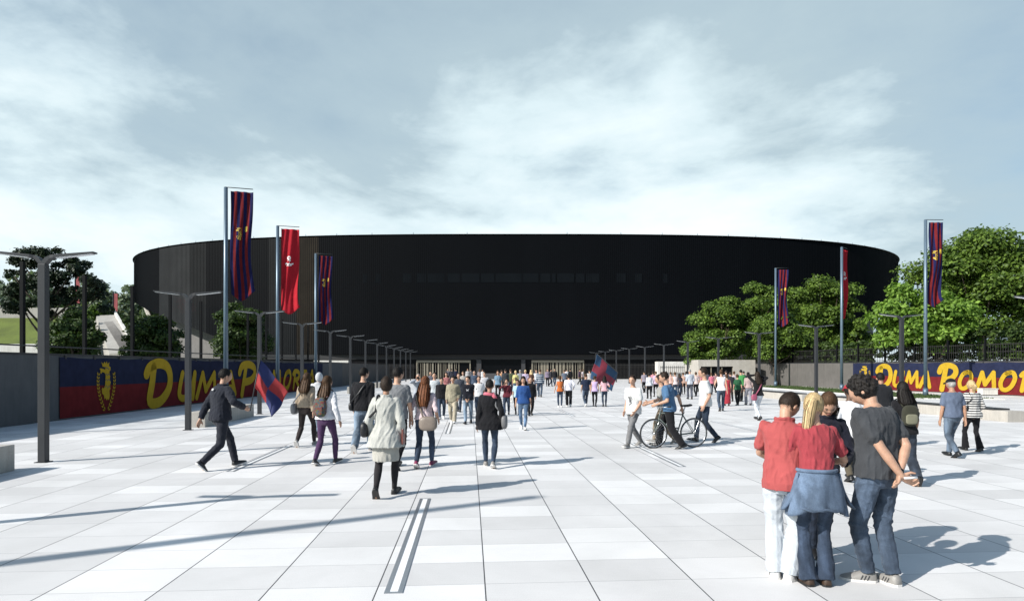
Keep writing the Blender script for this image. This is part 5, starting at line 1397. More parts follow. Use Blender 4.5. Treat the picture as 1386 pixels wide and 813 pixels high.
bag(I, 'shoulder_bag', 'black leather shoulder bag of the woman in striped sweater', 'bag', Vector((-.135, -.03, .60)), (.12, .07, .115), BLK, [shoulder_strap(I, 'L', [Vector((-.13, -.05, .655)), surf(I, .74, 205)], [surf(I, .72, -40), Vector((-.13, .0, .655))])])

# left side walkers
I = person('man in black tracksuit striding right with arms swinging, far left walker', 296, 634, 494, 36, upd(walk('L', .17, .10, w=.035, kick=46), hands={'R': (.19, .14, .62), 'L': (-.15, -.12, .50)}, elbow={'R': (1, -.9, -.3), 'L': (-.5, -1, 0)}, lean=7, head=(10, 4)), ('jacket', (.016, .018, .026), 'cloth', .50), ('straight', (.020, .022, .030), 'cloth'), ('short', H_BLK, 0), SN_D)
print_on(I, 'neck_label', (.6, .6, .6), [[(.800, 178), (.782, 178)], [(.800, 186), (.782, 186)], [(.800, 182), (.782, 182)]], .016)
I = person('long haired girl in tan jacket and dark leggings carrying a grey bag', 413, 604, 502, 8, walk('R', .15, .06, kick=55), ('jacket', (.30, .24, .18), 'cloth', .54), ('slim', (.030, .024, .024), 'cloth'), ('long', H_BRN, .20), SN_G, F=True)
bag(I, 'shoulder_bag', 'grey shoulder bag of the girl in tan jacket', 'bag', Vector((-.15, .0, .50)), (.075, .15, .15), (.17, .17, .18), [shoulder_strap(I, 'L', [Vector((-.15, -.04, .58)), surf(I, .72, 215)], [surf(I, .70, -40), Vector((-.15, .04, .58))])])
person('person with grey hood and light jeans half hidden between two girls', 431, 591, 503, 6, walk('L', .10, .05), ('hoodie', (.42, .43, .45), 'cloth'), ('straight', DENL, 'denim'), ('hood', (.42, .43, .45), 0), SH_B)
I = person('girl in white jacket and plum jeans with a patterned backpack', 441, 628, 507, 16, upd(walk('R', .09, .07, kick=18, w=.05), hands={'R': (.17, .0, .50)}, head=(14, 2)), ('jacket', (.60, .60, .63), 'cloth', .52), ('slim', (.060, .030, .075), 'cloth'), ('long', H_BRN, .19), SN_D, F=True)
bag(I, 'backpack', 'patterned black backpack on the girl in white jacket', 'backpack', surf(I, .655, 184, .035), (.155, .075, .22), BLK, [shoulder_strap(I, s_, [surf(I, .76, 180 - q * 28, .02)], [surf(I, .70, q * 35)]) for s_, q in (('R', 1), ('L', -1))], fab='print')
I = person('man in black sweater and faded jeans with kicked up left foot', 490, 612, 495, 8, upd(walk('R', .14, .05, kick=62), head=(28, 0)), ('sweater', BLK, 'cloth', .50), ('wide', DENL, 'denim'), ('short', H_BLK, 0), SN_G)
bag(I, 'shoulder_bag', 'small black bag at the hip of the man in black sweater', 'bag', Vector((-.125, .0, .53)), (.06, .10, .10), BLK, [[Vector((-.115, -.06, .58)), surf(I, .70, 190, .012), surf(I, .78, 165, .012)] + shoulder_strap(I, 'R', [], [surf(I, .72, 20, .012), Vector((-.11, .06, .58))])])
person('man in grey tee with dark trousers walking behind the woman in pale coat', 537, 634, 494, 8, upd(walk('L', .12, .07, kick=35), head=(24, 4)), ('tee', (.16, .165, .175), 'cloth'), ('straight', BLK, 'cloth'), ('short', H_BLK, 0), SH_B)
I = person('woman in pale cream coat and skirt with dark stockings walking away', 521, 672, 508, 4, upd(walk('R', .10, .03, kick=48, w=.045), hands={'R': (.13, .03, .50), 'L': (-.13, .02, .50)}, elbow={'R': (.5, -1, 0), 'L': (-.5, -1, 0)}, head=(-4, 6)), ('coat', (.38, .38, .355), 'cloth', .425), ('skirt', (.34, .33, .30), 'cloth', .31), ('bob', H_DK, 0), SH_B, F=True, skin=SK2, fat=.92)
h = I['h']
for k_ in 'RL':
    K_, A_, T_ = I['K'][k_], I['A'][k_], I['K'][k_].lerp(I['HIP'][k_], .35)
    b = MB(); b.tube([v * h for v in (T_, K_, K_.lerp(A_, .25), K_.lerp(A_, .5), K_.lerp(A_, .78), A_)], [v * h for v in (.043, .032, .0335, .0305, .0235, .021)], 14); b.ball(K_ * h, .032 * h); b.build('stocking', cloth((.022, .020, .022)), I['o'], True)
bag(I, 'shoulder_bag', 'black leather handbag on the left shoulder of woman in pale coat', 'bag', Vector((-.165, -.01, .555)), (.065, .13, .13), BLK, [shoulder_strap(I, 'L', [Vector((-.155, -.04, .62)), surf(I, .72, 218, .01)], [surf(I, .70, -40, .01), Vector((-.155, .04, .62))])])
r = empty('document_folder', W_(I, Vector((.155, .0, .50))), 'reddish brown folder held under the right arm of woman in pale coat', 'folder', None, I['rz'])
b = MB(); rbox(b, (0, 0, 0), .011, .075, .11, None, .2); b.build('folder_cover', cloth((.16, .05, .04), 'leather'), r); b = MB(); rbox(b, (0, .004, .004), .006, .073, .108, None, .2); b.build('paper_stack', M_STRIPW, r)
I = person('red haired girl in pale pink top and jeans seen from behind', 574, 632, 507, 10, upd(walk('R', .11, .05, kick=30), hands={'L': (-.165, .0, .50), 'R': (.14, .05, .53)}), ('long', (.52, .42, .44), 'cloth', .535, .12), ('slim', DENM, 'denim'), ('long', H_RED, .255), ((.20, .03, .08), True), F=True)
bag(I, 'shoulder_bag', 'taupe handbag hanging behind the red haired girl', 'bag', Vector((.085, -.125, .485)), (.20, .075, .155), (.19, .155, .13), [[Vector((.03, -.125, .55)), surf(I, .64, 190, .014), surf(I, .72, 208, .02), surf(I, .78, 212, .03)] + shoulder_strap(I, 'L', [], [surf(I, .7, -30)])], rot=8)
I = person('short haired woman in black wrap with pink scarf, walking away', 663, 632, 512, 2, upd(walk('L', .08, .05, kick=26, w=.05), hands={'R': (.145, .0, .52)}), ('coat', BLK, 'cloth', .44), ('slim', DENM, 'denim'), ('short', H_BLK, 0), SN_G, F=True, skin=SK2)
h = I['h']; c, R = I['axes'](.832); b = MB()
b.tube([(c + R @ Vector((math.cos(t) * .052, math.sin(t) * .050 - .004, .006 * math.sin(2 * t)))) * h for t in [2 * math.pi * i / 16 for i in range(16)]], .020 * h, 10, closed=True)
b.tube([(c + R @ Vector(p)) * h for p in ((.03, -.05, -.005), (.06, -.058, -.03), (.085, -.05, -.055))], [.022 * h, .026 * h, .012 * h], 10, flat=.5); b.build('scarf', cloth((.50, .13, .17)), I['o'], True)
bag(I, 'shoulder_bag', 'grey leather bag of the woman with pink scarf', 'bag', Vector((.165, -.02, .515)), (.075, .15, .16), (.13, .13, .135), [shoulder_strap(I, 'R', [Vector((.150, -.05, .59)), surf(I, .70, 140, .014)], [surf(I, .70, 40, .014), Vector((.15, .04, .59))])])
I = person('young man in khaki jacket and pale trousers walking towards the camera', 613, 572, 508, 182, upd(walk('L', .10, .05, kick=30), hands={'L': (-.12, .06, .53)}), ('jacket', (.26, .235, .17), 'cloth', .46), ('wide', (.34, .30, .23), 'cloth'), ('short', H_DK, 0), SN_W, face=True)
I = person('young man in black printed hooded top and pale jeans, hands together in front', 634, 573, 508, 184, upd(walk('R', .09, .03, kick=34), hands={'R': (.03, .12, .52), 'L': (-.03, .12, .52)}, head=(18, 4)), ('hoodie', (.008, .009, .014), 'cloth', .50), ('straight', DENL, 'denim'), ('short', H_DK, 0), SH_B, face=True)
print_on(I, 'shirt_print', (.5, .5, .52), [[(.735, -12), (.70, 8)], [(.735, 10), (.695, -10)]], .022)
I = person('young man in white tee with dark straps behind the black hooded top', 648, 564, 508, 178, walk('L', .09, .05), ('tee', (.55, .55, .56), 'cloth'), ('straight', DENM, 'denim'), ('short', H_BRN, 0), SN_W, face=True)
bag(I, 'backpack', 'dark backpack whose straps cross the white tee beside black hooded top', 'backpack', surf(I, .68, 180, .03), (.15, .06, .20), (.03, .03, .035), [shoulder_strap(I, s_, [surf(I, .76, 180 - q * 25, .02)], [surf(I, .68, q * 30)]) for s_, q in (('R', 1), ('L', -1))], fab='cloth')
person('man in black jacket and jeans right behind the red haired girl', 598, 567, 510, 176, walk('R', .09, .05), ('jacket', BLK, 'cloth'), ('straight', DENM, 'denim'), ('short', H_BLK, 0), SN_W, face=True)
person('boy in dark blue clothes walking behind the khaki jacket', 621, 557, 504, 182, walk('L', .09, .05), ('jacket', (.05, .055, .07), 'cloth'), ('straight', DEND, 'denim'), ('short', H_BRN, 0), SH_B, face=True)
I = person('man in pale grey shirt raising a camera to his face', 566, 563, 505, 172, upd(stand(.05), hands={'R': (.045, .11, .86), 'L': (-.045, .11, .855)}, elbow={'R': (1, .1, -.6), 'L': (-1, .1, -.6)}, hdir={'R': (-.3, .3, .9), 'L': (.3, .3, .9)}), ('long', (.30, .32, .36), 'cloth'), ('straight', (.16, .17, .20), 'cloth'), ('thin', H_GRY, 0), SH_B)
r = empty('camera_body', W_(I, Vector((0, .125, .895))), 'small black camera held up by the man in pale grey shirt', 'camera', None, I['rz'])
b = MB(); rbox(b, (0, 0, 0), .065, .03, .042, None, .3); b.build('camera_housing', cloth(BLK, 'leather'), r, True); b = MB(); b.tube([(0, .02, 0), (0, .08, 0)], .028, 12); b.build('camera_lens', M_BASEG, r, True)
person('dark haired man in pale tee just right of the red hair', 588, 566, 503, 176, walk('L', .08, .05), ('tee', (.45, .48, .50), 'cloth'), ('straight', DEND, 'denim'), ('short', H_BLK, 0), SH_B, face=True)
I = person('woman in burgundy plaid shirt with a hand at her mouth', 686, 561, 512, 188, upd(walk('R', .07, .05, kick=20), hands={'R': (.05, .12, .83)}, elbow={'R': (1, .2, -.8)}, hdir={'R': (-.3, -.1, 1)}), ('long', (.075, .015, .022), 'plaid', .49), ('straight', DENM, 'denim'), ('short', H_BRN, 0), SH_B, F=True, face=True)
bag(I, 'carrier_bag', 'white carrier bag held by woman in burgundy shirt', 'bag', Vector((-.15, .05, .43)), (.10, .06, .20), (.62, .62, .60), handle=True, fab='cloth')
person('woman in bright blue top and ripped jeans walking towards the camera', 708, 581, 508, 182, upd(walk('L', .085, .05, kick=24, w=.035), hands={'R': (.145, .0, .46), 'L': (-.145, .0, .46)}), ('long', (.022, .065, .20), 'cloth', .49, .25), ('slim', (.09, .14, .22), 'denim'), ('long', H_DK, .12), SN_W, F=True, face=True)
person('man in black suit and white shirt behind the woman in blue', 718, 562, 510, 176, walk('R', .08, .05), ('jacket', BLK, 'cloth', .48), ('straight', BLK, 'cloth'), ('bald', H_GRY, 0), SH_B, face=True)
person('woman in pale turquoise top half hidden by the woman in blue', 700, 561, 513, 180, walk('L', .07, .05), ('tee', (.36, .50, .55), 'cloth'), ('slim', BLK, 'cloth'), ('bob', H_DK, 0), SH_B, F=True, face=True)
person('man in dark jacket walking away, left of three by the glazed entrance', 684, 533.5, 499, 4, walk('L', .07, .05), ('jacket', (.03, .034, .04), 'cloth'), ('straight', (.03, .03, .034), 'cloth'), ('short', H_DK, 0))
person('person in moss green top walking away in the middle distance', 691, 533, 499, 0, walk('R', .07, .05), ('tee', (.075, .09, .05), 'cloth'), ('straight', DENM, 'denim'), ('short', H_BRN, 0))
I = person('blond person in yellow top with a small bag on the back', 698, 535, 501, 0, walk('L', .07, .05), ('tee', (.50, .46, .20), 'cloth'), ('straight', DENL, 'denim'), ('bob', H_BLD, 0), F=True)
bag(I, 'backpack', 'small brown bag on the back of the blond in yellow', 'backpack', surf(I, .67, 180, .03), (.10, .05, .14), (.12, .09, .06), fab='cloth')
person('person in lilac top walking away behind the woman in blue', 711, 533, 500, 4, walk('R', .07, .05), ('tee', (.40, .34, .46), 'cloth'), ('straight', DENL, 'denim'), ('short', H_BLD, 0))
person('long haired blonde in brown top walking away', 719, 532, 500, 4, walk('L', .07, .05), ('tee', (.10, .05, .035), 'cloth'), ('slim', DEND, 'denim'), ('long', H_BLD, .14), F=True)
person('man in blue and grey banded sweater walking away alone', 731, 537, 499, 4, walk('L', .09, .05, kick=35), ('sweater', (.06, .085, .12), 'band', .49), ('straight', DEN, 'denim'), ('short', H_BRN, 0), SH_B)

# flag group and others in the middle
GM = None
person('girl in orange top and jeans in the middle of plaza', 758, 551, 508, 0, upd(stand(.055, 8), hands={'L': (-.17, .0, .50)}), ('tank', (.42, .115, .03), 'cloth'), ('slim', DENM, 'denim'), ('pony', H_BRN, .10), SN_W, F=True)
person('person in black and white top with black tracksuit trousers', 770, 550, 506, 0, upd(walk('L', .06, .04, kick=24), hands={'R': (.15, .0, .58)}), ('long', (.60, .60, .66), 'cloth'), ('wide', BLK, 'cloth'), ('bob', H_BLK, 0), SN_W)
person('boy in navy tee and pale jeans, left of the flag carriers', 793, 550, 505, -10, walk('R', .10, .04, kick=40), ('tee', (.016, .022, .045), 'cloth'), ('straight', DEN, 'denim'), ('short', H_BRN, 0), SN_W)
person('girl in lilac tank top and black leggings by the cross flag', 805, 550, 508, 10, upd(walk('L', .10, .05, kick=30), head=(40, 0)), ('tank', (.42, .32, .50), 'cloth'), ('slim', BLK, 'cloth'), ('bun', H_BRN, 0), SN_D, F=True)
IF = person('girl in pink top and jeans carrying the blue flag with red cross', 818, 550, 508, 8, upd(walk('R', .06, .04, kick=30), hands={'R': (.13, .10, .66)}), ('tee', (.50, .30, .34), 'cloth'), ('slim', DENM, 'denim'), ('long', H_BLK, .15), SH_B, F=True)
# cyclists' group
I = person('boy in white printed tee and grey track trousers walking left of the bicycle', 857, 604, 504, -132, upd(walk('L', .15, .03, kick=18, w=.04), hands={'R': (.10, .07, .50), 'L': (-.09, .09, .51)}, head=(-18, 4)), ('tee', (.60, .60, .59), 'cloth', .47), ('straight', (.15, .15, .155), 'cloth'), ('short', H_DK, 0), SN_G, face=True)
print_on(I, 'shirt_print', (.10, .10, .11), [[(.72, -14), (.70, 4), (.665, -8), (.64, 10)], [(.69, -22), (.66, 14)], [(.72, 10), (.63, -12), (.60, 8)]])
IB = person('young man in grey shirt with dark strap pushing the bicycle', 899, 600, 505, -84, upd(walk('R', .11, .04), hands={'R': (.10, .20, .60), 'L': (-.08, .23, .585)}, lean=8), ('tee', (.26, .26, .25), 'cloth'), ('straight', (.21, .165, .12), 'cloth'), ('short', H_DK, 0), SN_G, face=True)
person('young man in blue tee and black cargo trousers in front of the bicycle', 906, 606, 500, -66, upd(walk('R', .125, .05, kick=18, w=.05), hands={'R': (.14, -.13, .53), 'L': (-.12, .14, .58)}, lean=10, head=(-8, 10)), ('tee', (.06, .125, .225), 'cloth', .49), ('wide', BLK, 'cloth'), ('short', H_DK, 0), SH_B, face=True)
person('young man in white tee and dark jeans walking behind the bicycle', 956, 598, 496, -80, upd(walk('R', .10, .04, kick=40), hands={'L': (-.13, .03, .50), 'R': (.14, -.02, .49)}), ('tee', (.58, .58, .57), 'cloth', .49), ('straight', (.022, .032, .050), 'denim'), ('short', H_DK, 0), SH_B, face=True)
# crowd on the right of the plaza
I = person('girl in black top and white jeans with both hands on her head', 1026, 568, 501, -6, upd(walk('R', .14, .05, kick=30, w=.05), hands={'L': (-.02, .075, .93), 'R': (.08, .07, .90)}, elbow={'L': (-1, .3, .0), 'R': (1, .2, .2)}, hdir={'L': (.8, .1, .4), 'R': (-.6, .1, .6)}), ('long', BLK, 'cloth', .52), ('slim', (.50, .53, .57), 'cloth'), ('long', H_DK, .18), SH_B, F=True)
bag(I, 'shoulder_bag', 'pink bag on a long strap of the girl with white jeans', 'bag', Vector((-.125, -.09, .46)), (.12, .05, .13), (.30, .07, .12), [[Vector((-.09, -.09, .52)), surf(I, .64, 190, .012), surf(I, .74, 165, .012)] + shoulder_strap(I, 'R', [], [surf(I, .74, 25, .012), surf(I, .6, -50, .012)])], sw=.012)
I = person('woman in dusty pink top and grey trousers with small black bag', 1013, 548, 503, 4, walk('L', .04, .03, kick=12), ('long', (.36, .27, .26), 'cloth', .52, .3), ('wide', (.22, .22, .25), 'cloth'), ('short', H_BLK, 0), SH_B, F=True)
bag(I, 'shoulder_bag', 'small black bag of the woman in dusty pink top', 'bag', Vector((-.135, .0, .52)), (.06, .11, .12), BLK)
person('woman in dark green top and black trousers seen from behind', 998, 548, 506, 2, walk('R', .03, .02, kick=8), ('tee', (.022, .085, .04), 'cloth'), ('straight', BLK, 'cloth'), ('bun', H_BRN, 0), SH_B, F=True)
person('person in light green tee mostly hidden behind dark green top', 1003, 543, 500, 4, walk('R', .04, .02), ('tee', (.06, .25, .075), 'cloth'), ('straight', BLK, 'cloth'), ('short', H_BLK, 0), SH_B)
person('girl in white tank top and jeans walking away among the crowd', 976, 556, 499, 14, upd(walk('R', .10, .05, kick=30), hands={'L': (-.13, .12, .60)}), ('tank', (.70, .69, .70), 'cloth'), ('straight', DEN, 'denim'), ('bun', H_BRN, 0), SH_B, F=True)
person('person in long red dress walking beside the white tank top', 984, 549, 506, 8, walk('L', .06, .04), ('tank', (.30, .03, .045), 'cloth'), ('dress', (.30, .03, .045), 'cloth', .07), ('bob', H_BRN, 0), SH_B, F=True)
person('man in dark clothes behind the red dress', 989, 543, 503, 4, walk('L', .06, .04), ('jacket', (.025, .025, .03), 'cloth'), ('straight', BLK, 'cloth'), ('short', H_DK, 0), SH_B)
person('man in pale grey shirt with a strap across his back, tallest in the crowd', 934, 540, 499, 4, walk('L', .06, .04), ('long', (.38, .40, .45), 'cloth', .49, .3), ('straight', (.065, .07, .09), 'cloth'), ('short', H_GRY, 0), SH_B)
GC = None
for px, py, top, hd_, F_, tk, lg, hr, lb in (
    (879, 539.5, 504, 0, 1, ('long', (.55, .56, .60), 'cloth'), ('straight', BLK, 'cloth'), ('bob', H_BLK, 0), 'woman in white shirt and black trousers, leftmost of the right crowd'),
    (888, 537, 502, 0, 1, ('long', (.42, .32, .40), 'cloth'), ('slim', BLK, 'cloth'), ('short', H_BRN, 0), 'woman in mauve top beside the white shirt at left of crowd'),
    (895, 534, 503, 8, 0, ('tee', (.05, .06, .10), 'cloth'), ('straight', DEND, 'denim'), ('short', H_BLK, 0), 'man in navy tee deep in the crowd behind the cyclist'),
    (908, 535, 503, 0, 1, ('tank', (.50, .34, .30), 'cloth'), ('slim', DEND, 'denim'), ('short', H_BRN, 0), 'woman in salmon tank top in the crowd above the blue tee'),
    (914, 537, 503, -6, 1, ('tank', (.60, .50, .50), 'cloth'), ('slim', DEN, 'denim'), ('bun', H_BRN, 0), 'woman in pale pink tank top in the crowd above the saddle'),
    (920, 536, 505, 4, 1, ('tee', (.04, .04, .055), 'cloth'), ('straight', DENM, 'denim'), ('long', H_DK, .13), 'long haired woman in dark tee in the crowd'),
    (925, 533, 504, 4, 0, ('tee', (.46, .30, .24), 'cloth'), ('straight', BLK, 'cloth'), ('short', H_BRN, 0), 'person in terracotta tee left of the pale grey shirt'),
    (942, 536, 503, 0, 1, ('tee', (.52, .42, .40), 'cloth'), ('slim', BLK, 'cloth'), ('bob', H_BRN, 0), 'woman in beige pink tee right of the pale grey shirt'),
    (947, 530, 503, 0, 0, ('tee', (.30, .20, .20), 'cloth'), ('straight', BLK, 'cloth'), ('short', H_DK, 0), 'man in brown tee right behind the white tee walker'),
    (963, 534, 504, 4, 1, ('tee', (.34, .10, .14), 'plaid'), ('slim', DEND, 'denim'), ('bob', H_BRN, 0), 'woman in plum plaid top right of the white tee walker'),
    (969, 531, 503, 0, 0, ('tee', (.24, .14, .15), 'cloth'), ('straight', BLK, 'cloth'), ('short', H_BLK, 0), 'man in maroon tee behind the white tank top'),
    (957, 529, 502, 0, 0, ('tee', (.08, .08, .1), 'cloth'), ('straight', DEND, 'denim'), ('short', H_BLK, 0), 'man in charcoal tee behind the head of the white tee walker'),
    (983, 533, 501, 2, 0, ('tee', (.16, .16, .18), 'cloth'), ('straight', BLK, 'cloth'), ('short', H_DK, 0), 'man in grey tee farther behind the red dress'),
    (741, 522.5, 499, 180, 0, ('jacket', (.18, .15, .2), 'cloth'), ('straight', BLK, 'cloth'), ('short', H_DK, 0), 'far person in mauve jacket by the right entrance'),
    (745, 522.5, 499, 90, 0, ('jacket', (.03, .03, .035), 'cloth'), ('straight', DEND, 'denim'), ('short', H_BLK, 0), 'far person in black jacket, middle of trio at right entrance'),
    (751, 522, 498.6, 200, 0, ('jacket', BLK, 'cloth'), ('straight', DENM, 'denim'), ('short', H_BLK, 0), 'far person in black top and jeans, right of trio at entrance'),
    (767, 520.5, 499, 0, 0, ('tee', (.5, .5, .52), 'cloth'), ('straight', BLK, 'cloth'), ('short', H_BLK, 0), 'far person in white tee above the black and white top'),
    (772, 520.5, 498.8, 0, 0, ('jacket', BLK, 'cloth'), ('straight', BLK, 'cloth'), ('short', H_BLK, 0), 'far person all in black before the slatted gate'),
    (784, 520.5, 499, 90, 0, ('jacket', (.05, .03, .05), 'cloth'), ('straight', BLK, 'cloth'), ('short', H_BLK, 0), 'far person in plum walking right at the gate end'),
    (788, 520.5, 499, 90, 1, ('tee', (.5, .45, .47), 'cloth'), ('straight', BLK, 'cloth'), ('long', H_BRN, .12), 'far woman in pale top walking right at the gate end'),
    (606, 519, 498.7, 180, 0, ('jacket', (.12, .12, .14), 'cloth'), ('straight', BLK, 'cloth'), ('short', H_DK, 0), 'far person in grey jacket before the left slatted gate'),
    (611, 519, 498.8, 0, 0, ('jacket', (.03, .03, .04), 'cloth'), ('straight', DEND, 'denim'), ('short', H_BLK, 0), 'far person in dark jacket above the khaki jacket head'),
    (617, 519, 498.6, 0, 0, ('jacket', (.012, .014, .03), 'cloth'), ('straight', BLK, 'cloth'), ('short', H_BLK, 0), 'far person in navy black by the dark doorway'),
    (633, 519, 498.8, 180, 0, ('jacket', (.34, .33, .33), 'cloth'), ('straight', DEND, 'denim'), ('short', H_BRN, 0), 'far person in pale grey jacket right of the doorway'),
    (637, 519, 499, 0, 0, ('jacket', (.1, .1, .11), 'cloth'), ('straight', BLK, 'cloth'), ('short', H_BLK, 0), 'far person in dark grey right of the doorway'),
    (649, 521, 499, 0, 1, ('tee', (.2, .17, .18), 'cloth'), ('straight', BLK, 'cloth'), ('long', H_BRN, .12), 'far woman in brown by the grey column'),
    (653, 521, 499, 0, 0, ('tee', (.5, .5, .5), 'cloth'), ('straight', BLK, 'cloth'), ('short', H_BLK, 0), 'far person in pale tee by the grey column'),
    (583, 541, 502, 180, 0, ('jacket', (.10, .10, .12), 'cloth'), ('straight', DEND, 'denim'), ('short', H_DK, 0), 'man in slate jacket deep between the red hair and khaki jacket'),
    (604, 546, 503, 178, 1, ('tee', (.30, .12, .12), 'cloth'), ('slim', BLK, 'cloth'), ('long', H_DK, .12), 'woman in brick red tee just left of the khaki jacket'),
    (627, 541, 502, 182, 1, ('jacket', (.32, .30, .28), 'cloth'), ('slim', DEND, 'denim'), ('bob', H_BRN, 0), 'woman in stone jacket between khaki jacket and black hooded top'),
    (642, 538, 501, 176, 0, ('hoodie', (.06, .08, .12), 'cloth'), ('straight', DENM, 'denim'), ('short', H_BLK, 0), 'man in dark blue hooded top right of the black hooded top'),
    (656, 545, 503, 184, 0, ('tee', (.40, .40, .42), 'cloth'), ('straight', BLK, 'cloth'), ('short', H_BRN, 0), 'man in pale grey tee left of the black wrap'),
    (674, 540, 501, 180, 1, ('tee', (.14, .22, .30), 'cloth'), ('slim', BLK, 'cloth'), ('long', H_BRN, .12), 'woman in dusty blue tee right of the black wrap'),
    (679, 529, 500, 0, 0, ('tee', (.40, .22, .12), 'cloth'), ('straight', DENM, 'denim'), ('short', H_DK, 0), 'person in amber tee above the burgundy shirt'),
    (704, 530, 500, 0, 0, ('jacket', (.2, .21, .23), 'cloth'), ('straight', BLK, 'cloth'), ('short', H_GRY, 0), 'grey haired man in grey jacket above the blue top'),
    (726, 528, 500, 180, 0, ('tee', (.52, .52, .54), 'cloth'), ('straight', DENM, 'denim'), ('short', H_BLK, 0), 'person in white tee facing us by the banded sweater'),
    (872, 531, 502, 0, 0, ('tee', (.22, .20, .24), 'cloth'), ('straight', BLK, 'cloth'), ('short', H_BLK, 0), 'man in grey mauve tee at the far left of the right crowd'),
    (884, 530, 502, 0, 1, ('tee', (.46, .20, .24), 'cloth'), ('slim', BLK, 'cloth'), ('bob', H_DK, 0), 'woman in rose tee behind the mauve top'),
    (902, 529, 502, 0, 0, ('tee', (.50, .48, .46), 'cloth'), ('straight', DEND, 'denim'), ('short', H_BLK, 0), 'man in cream tee above the head of blue tee'),
    (929, 530, 502, 0, 1, ('tee', (.30, .34, .40), 'cloth'), ('slim', DEND, 'denim'), ('long', H_DK, .12), 'woman in pale blue tee behind the pale grey shirt'),
    (952, 533, 502, 0, 1, ('tee', (.44, .12, .18), 'cloth'), ('slim', BLK, 'cloth'), ('bun', H_BRN, 0), 'woman in raspberry tee behind the white tee walker'),
    (994, 535, 502, 0, 1, ('tee', (.42, .36, .38), 'cloth'), ('slim', BLK, 'cloth'), ('bob', H_BRN, 0), 'woman in pale mauve tee left of the green tops'),
    (1007, 533, 502, 0, 0, ('jacket', (.05, .05, .06), 'cloth'), ('straight', BLK, 'cloth'), ('short', H_BLK, 0), 'man in black jacket behind the dusty pink top'),
    (764, 527, 500, 0, 0, ('tee', (.10, .12, .16), 'cloth'), ('straight', BLK, 'cloth'), ('short', H_BRN, 0), 'person in slate tee behind the orange top'),
    (798, 528, 500, 0, 0, ('tee', (.36, .34, .33), 'cloth'), ('straight', DENM, 'denim'), ('short', H_BLK, 0), 'person in stone tee behind the navy tee boy'),
    (725, 519, 498.9, 0, 0, ('jacket', (.03, .03, .035), 'cloth'), ('straight', BLK, 'cloth'), ('short', H_BLK, 0), 'far man in black left of the banded sweater')):
    person(lb, px, py, top, hd_, walk(random.Random(px).choice('LR'), .06, .04), tk, lg, hr, SH_B, F=bool(F_))

# ---------------------------------------------------------------- hand-held flags
def held_flag(name, label, pole, cloth_fn, colours, cell, mats, w, hgt):
    r = empty(name, pole[0], label, 'flag')
    o0 = Vector(pole[0]); b = MB(); b.tube([Vector(p) - o0 for p in pole], [.013] * len(pole), 8); b.build('flag_stick', M_DARKMETAL, r, True)
    nx, ny = 30, 30; vs = [cloth_fn(i / nx, j / ny) - o0 for i in range(nx + 1) for j in range(ny + 1)]; fs = []; ms = []
    for i in range(nx):
        for j in range(ny): q = i * (ny + 1) + j; fs.append((q, q + 1, q + ny + 2, q + ny + 1)); ms.append(cell((i + .5) / nx, (j + .5) / ny))
    me = bpy.data.meshes.new('cloth'); me.from_pydata([tuple(v) for v in vs], [], fs)
    for m in mats: me.materials.append(m)
    me.polygons.foreach_set('material_index', ms); me.polygons.foreach_set('use_smooth', [True] * len(fs))
    o = bpy.data.objects.new('cloth', me); COL.objects.link(o); o.parent = r; s_ = o.modifiers.new('thickness', 'SOLIDIFY'); s_.thickness = .006; s_.offset = 0
    return r
def at_px(px, py, Y): return Vector(((px - 693) / FPX * Y, Y, EYE + (497 - py) / FPX * Y))
FB = mat('flag_blue', (.014, .022, .10), .75, .12, 4); FBD = mat('flag_blue_dark', (.018, .022, .055), .75, .12, 4); FRD = mat('flag_scarlet', (.28, .018, .022), .75, .12, 4)
FTB = mat('flag_steel_blue', (.016, .055, .12), .75, .12, 4); FTR = mat('flag_crimson', (.20, .022, .04), .75, .12, 4)
Y0 = 13.2
def quart(u, v):
    a, b_, c, d = at_px(352, 487, Y0), at_px(390, 531, Y0 + .15), at_px(371, 564, Y0 + .1), at_px(343, 524, Y0 - .05)
    p = a.lerp(b_, u).lerp(d.lerp(c, u), v); s_ = math.sin(u * 8 + v * 3) * .5 + math.sin(u * 4 - v * 6)
    return p + Vector((.02 * math.sin(v * 7 + u * 3), .075 * s_ * (.25 + .75 * v), 0.02 * math.sin(u * 9)))
held_flag('supporter_flag', 'blue and red quartered flag on a stick beside the man in tracksuit', [at_px(338.5, 556, 13.0), at_px(345, 522, 13.07), at_px(352.3, 486, Y0)], quart, None, lambda u, v: (0 if v < .45 else 2) if u < .5 else ((2 if v < .45 else 0)) if True else 0, [FB, FBD, FRD], 1, 1)
Y1 = 30.6
def cross(u, v):
    a, b_, c, d = at_px(808, 479, Y1), at_px(836, 505, Y1 + .5), at_px(828, 529, Y1 + .4), at_px(799, 512, Y1 - .1)
    p = a.lerp(b_, u).lerp(d.lerp(c, u), v); return p + Vector((.02 * math.sin(v * 6), .10 * math.sin(u * 8 + v * 3) * (.3 + .7 * v), .015 * math.sin(u * 9 + v)))
hand = W_(IF, IF['WR']['R'])
held_flag('supporter_flag', 'steel blue flag with red cross waved above the girl in pink top', [hand + Vector((0, 0, -.25)), hand, at_px(836.5, 504, Y1 + .4), at_px(808, 478.6, Y1 - .02)], cross, None, lambda u, v: 1 if abs(u - .36) < .13 or abs(v - .56) < .15 else 0, [FTB, FTR], 1, 1)

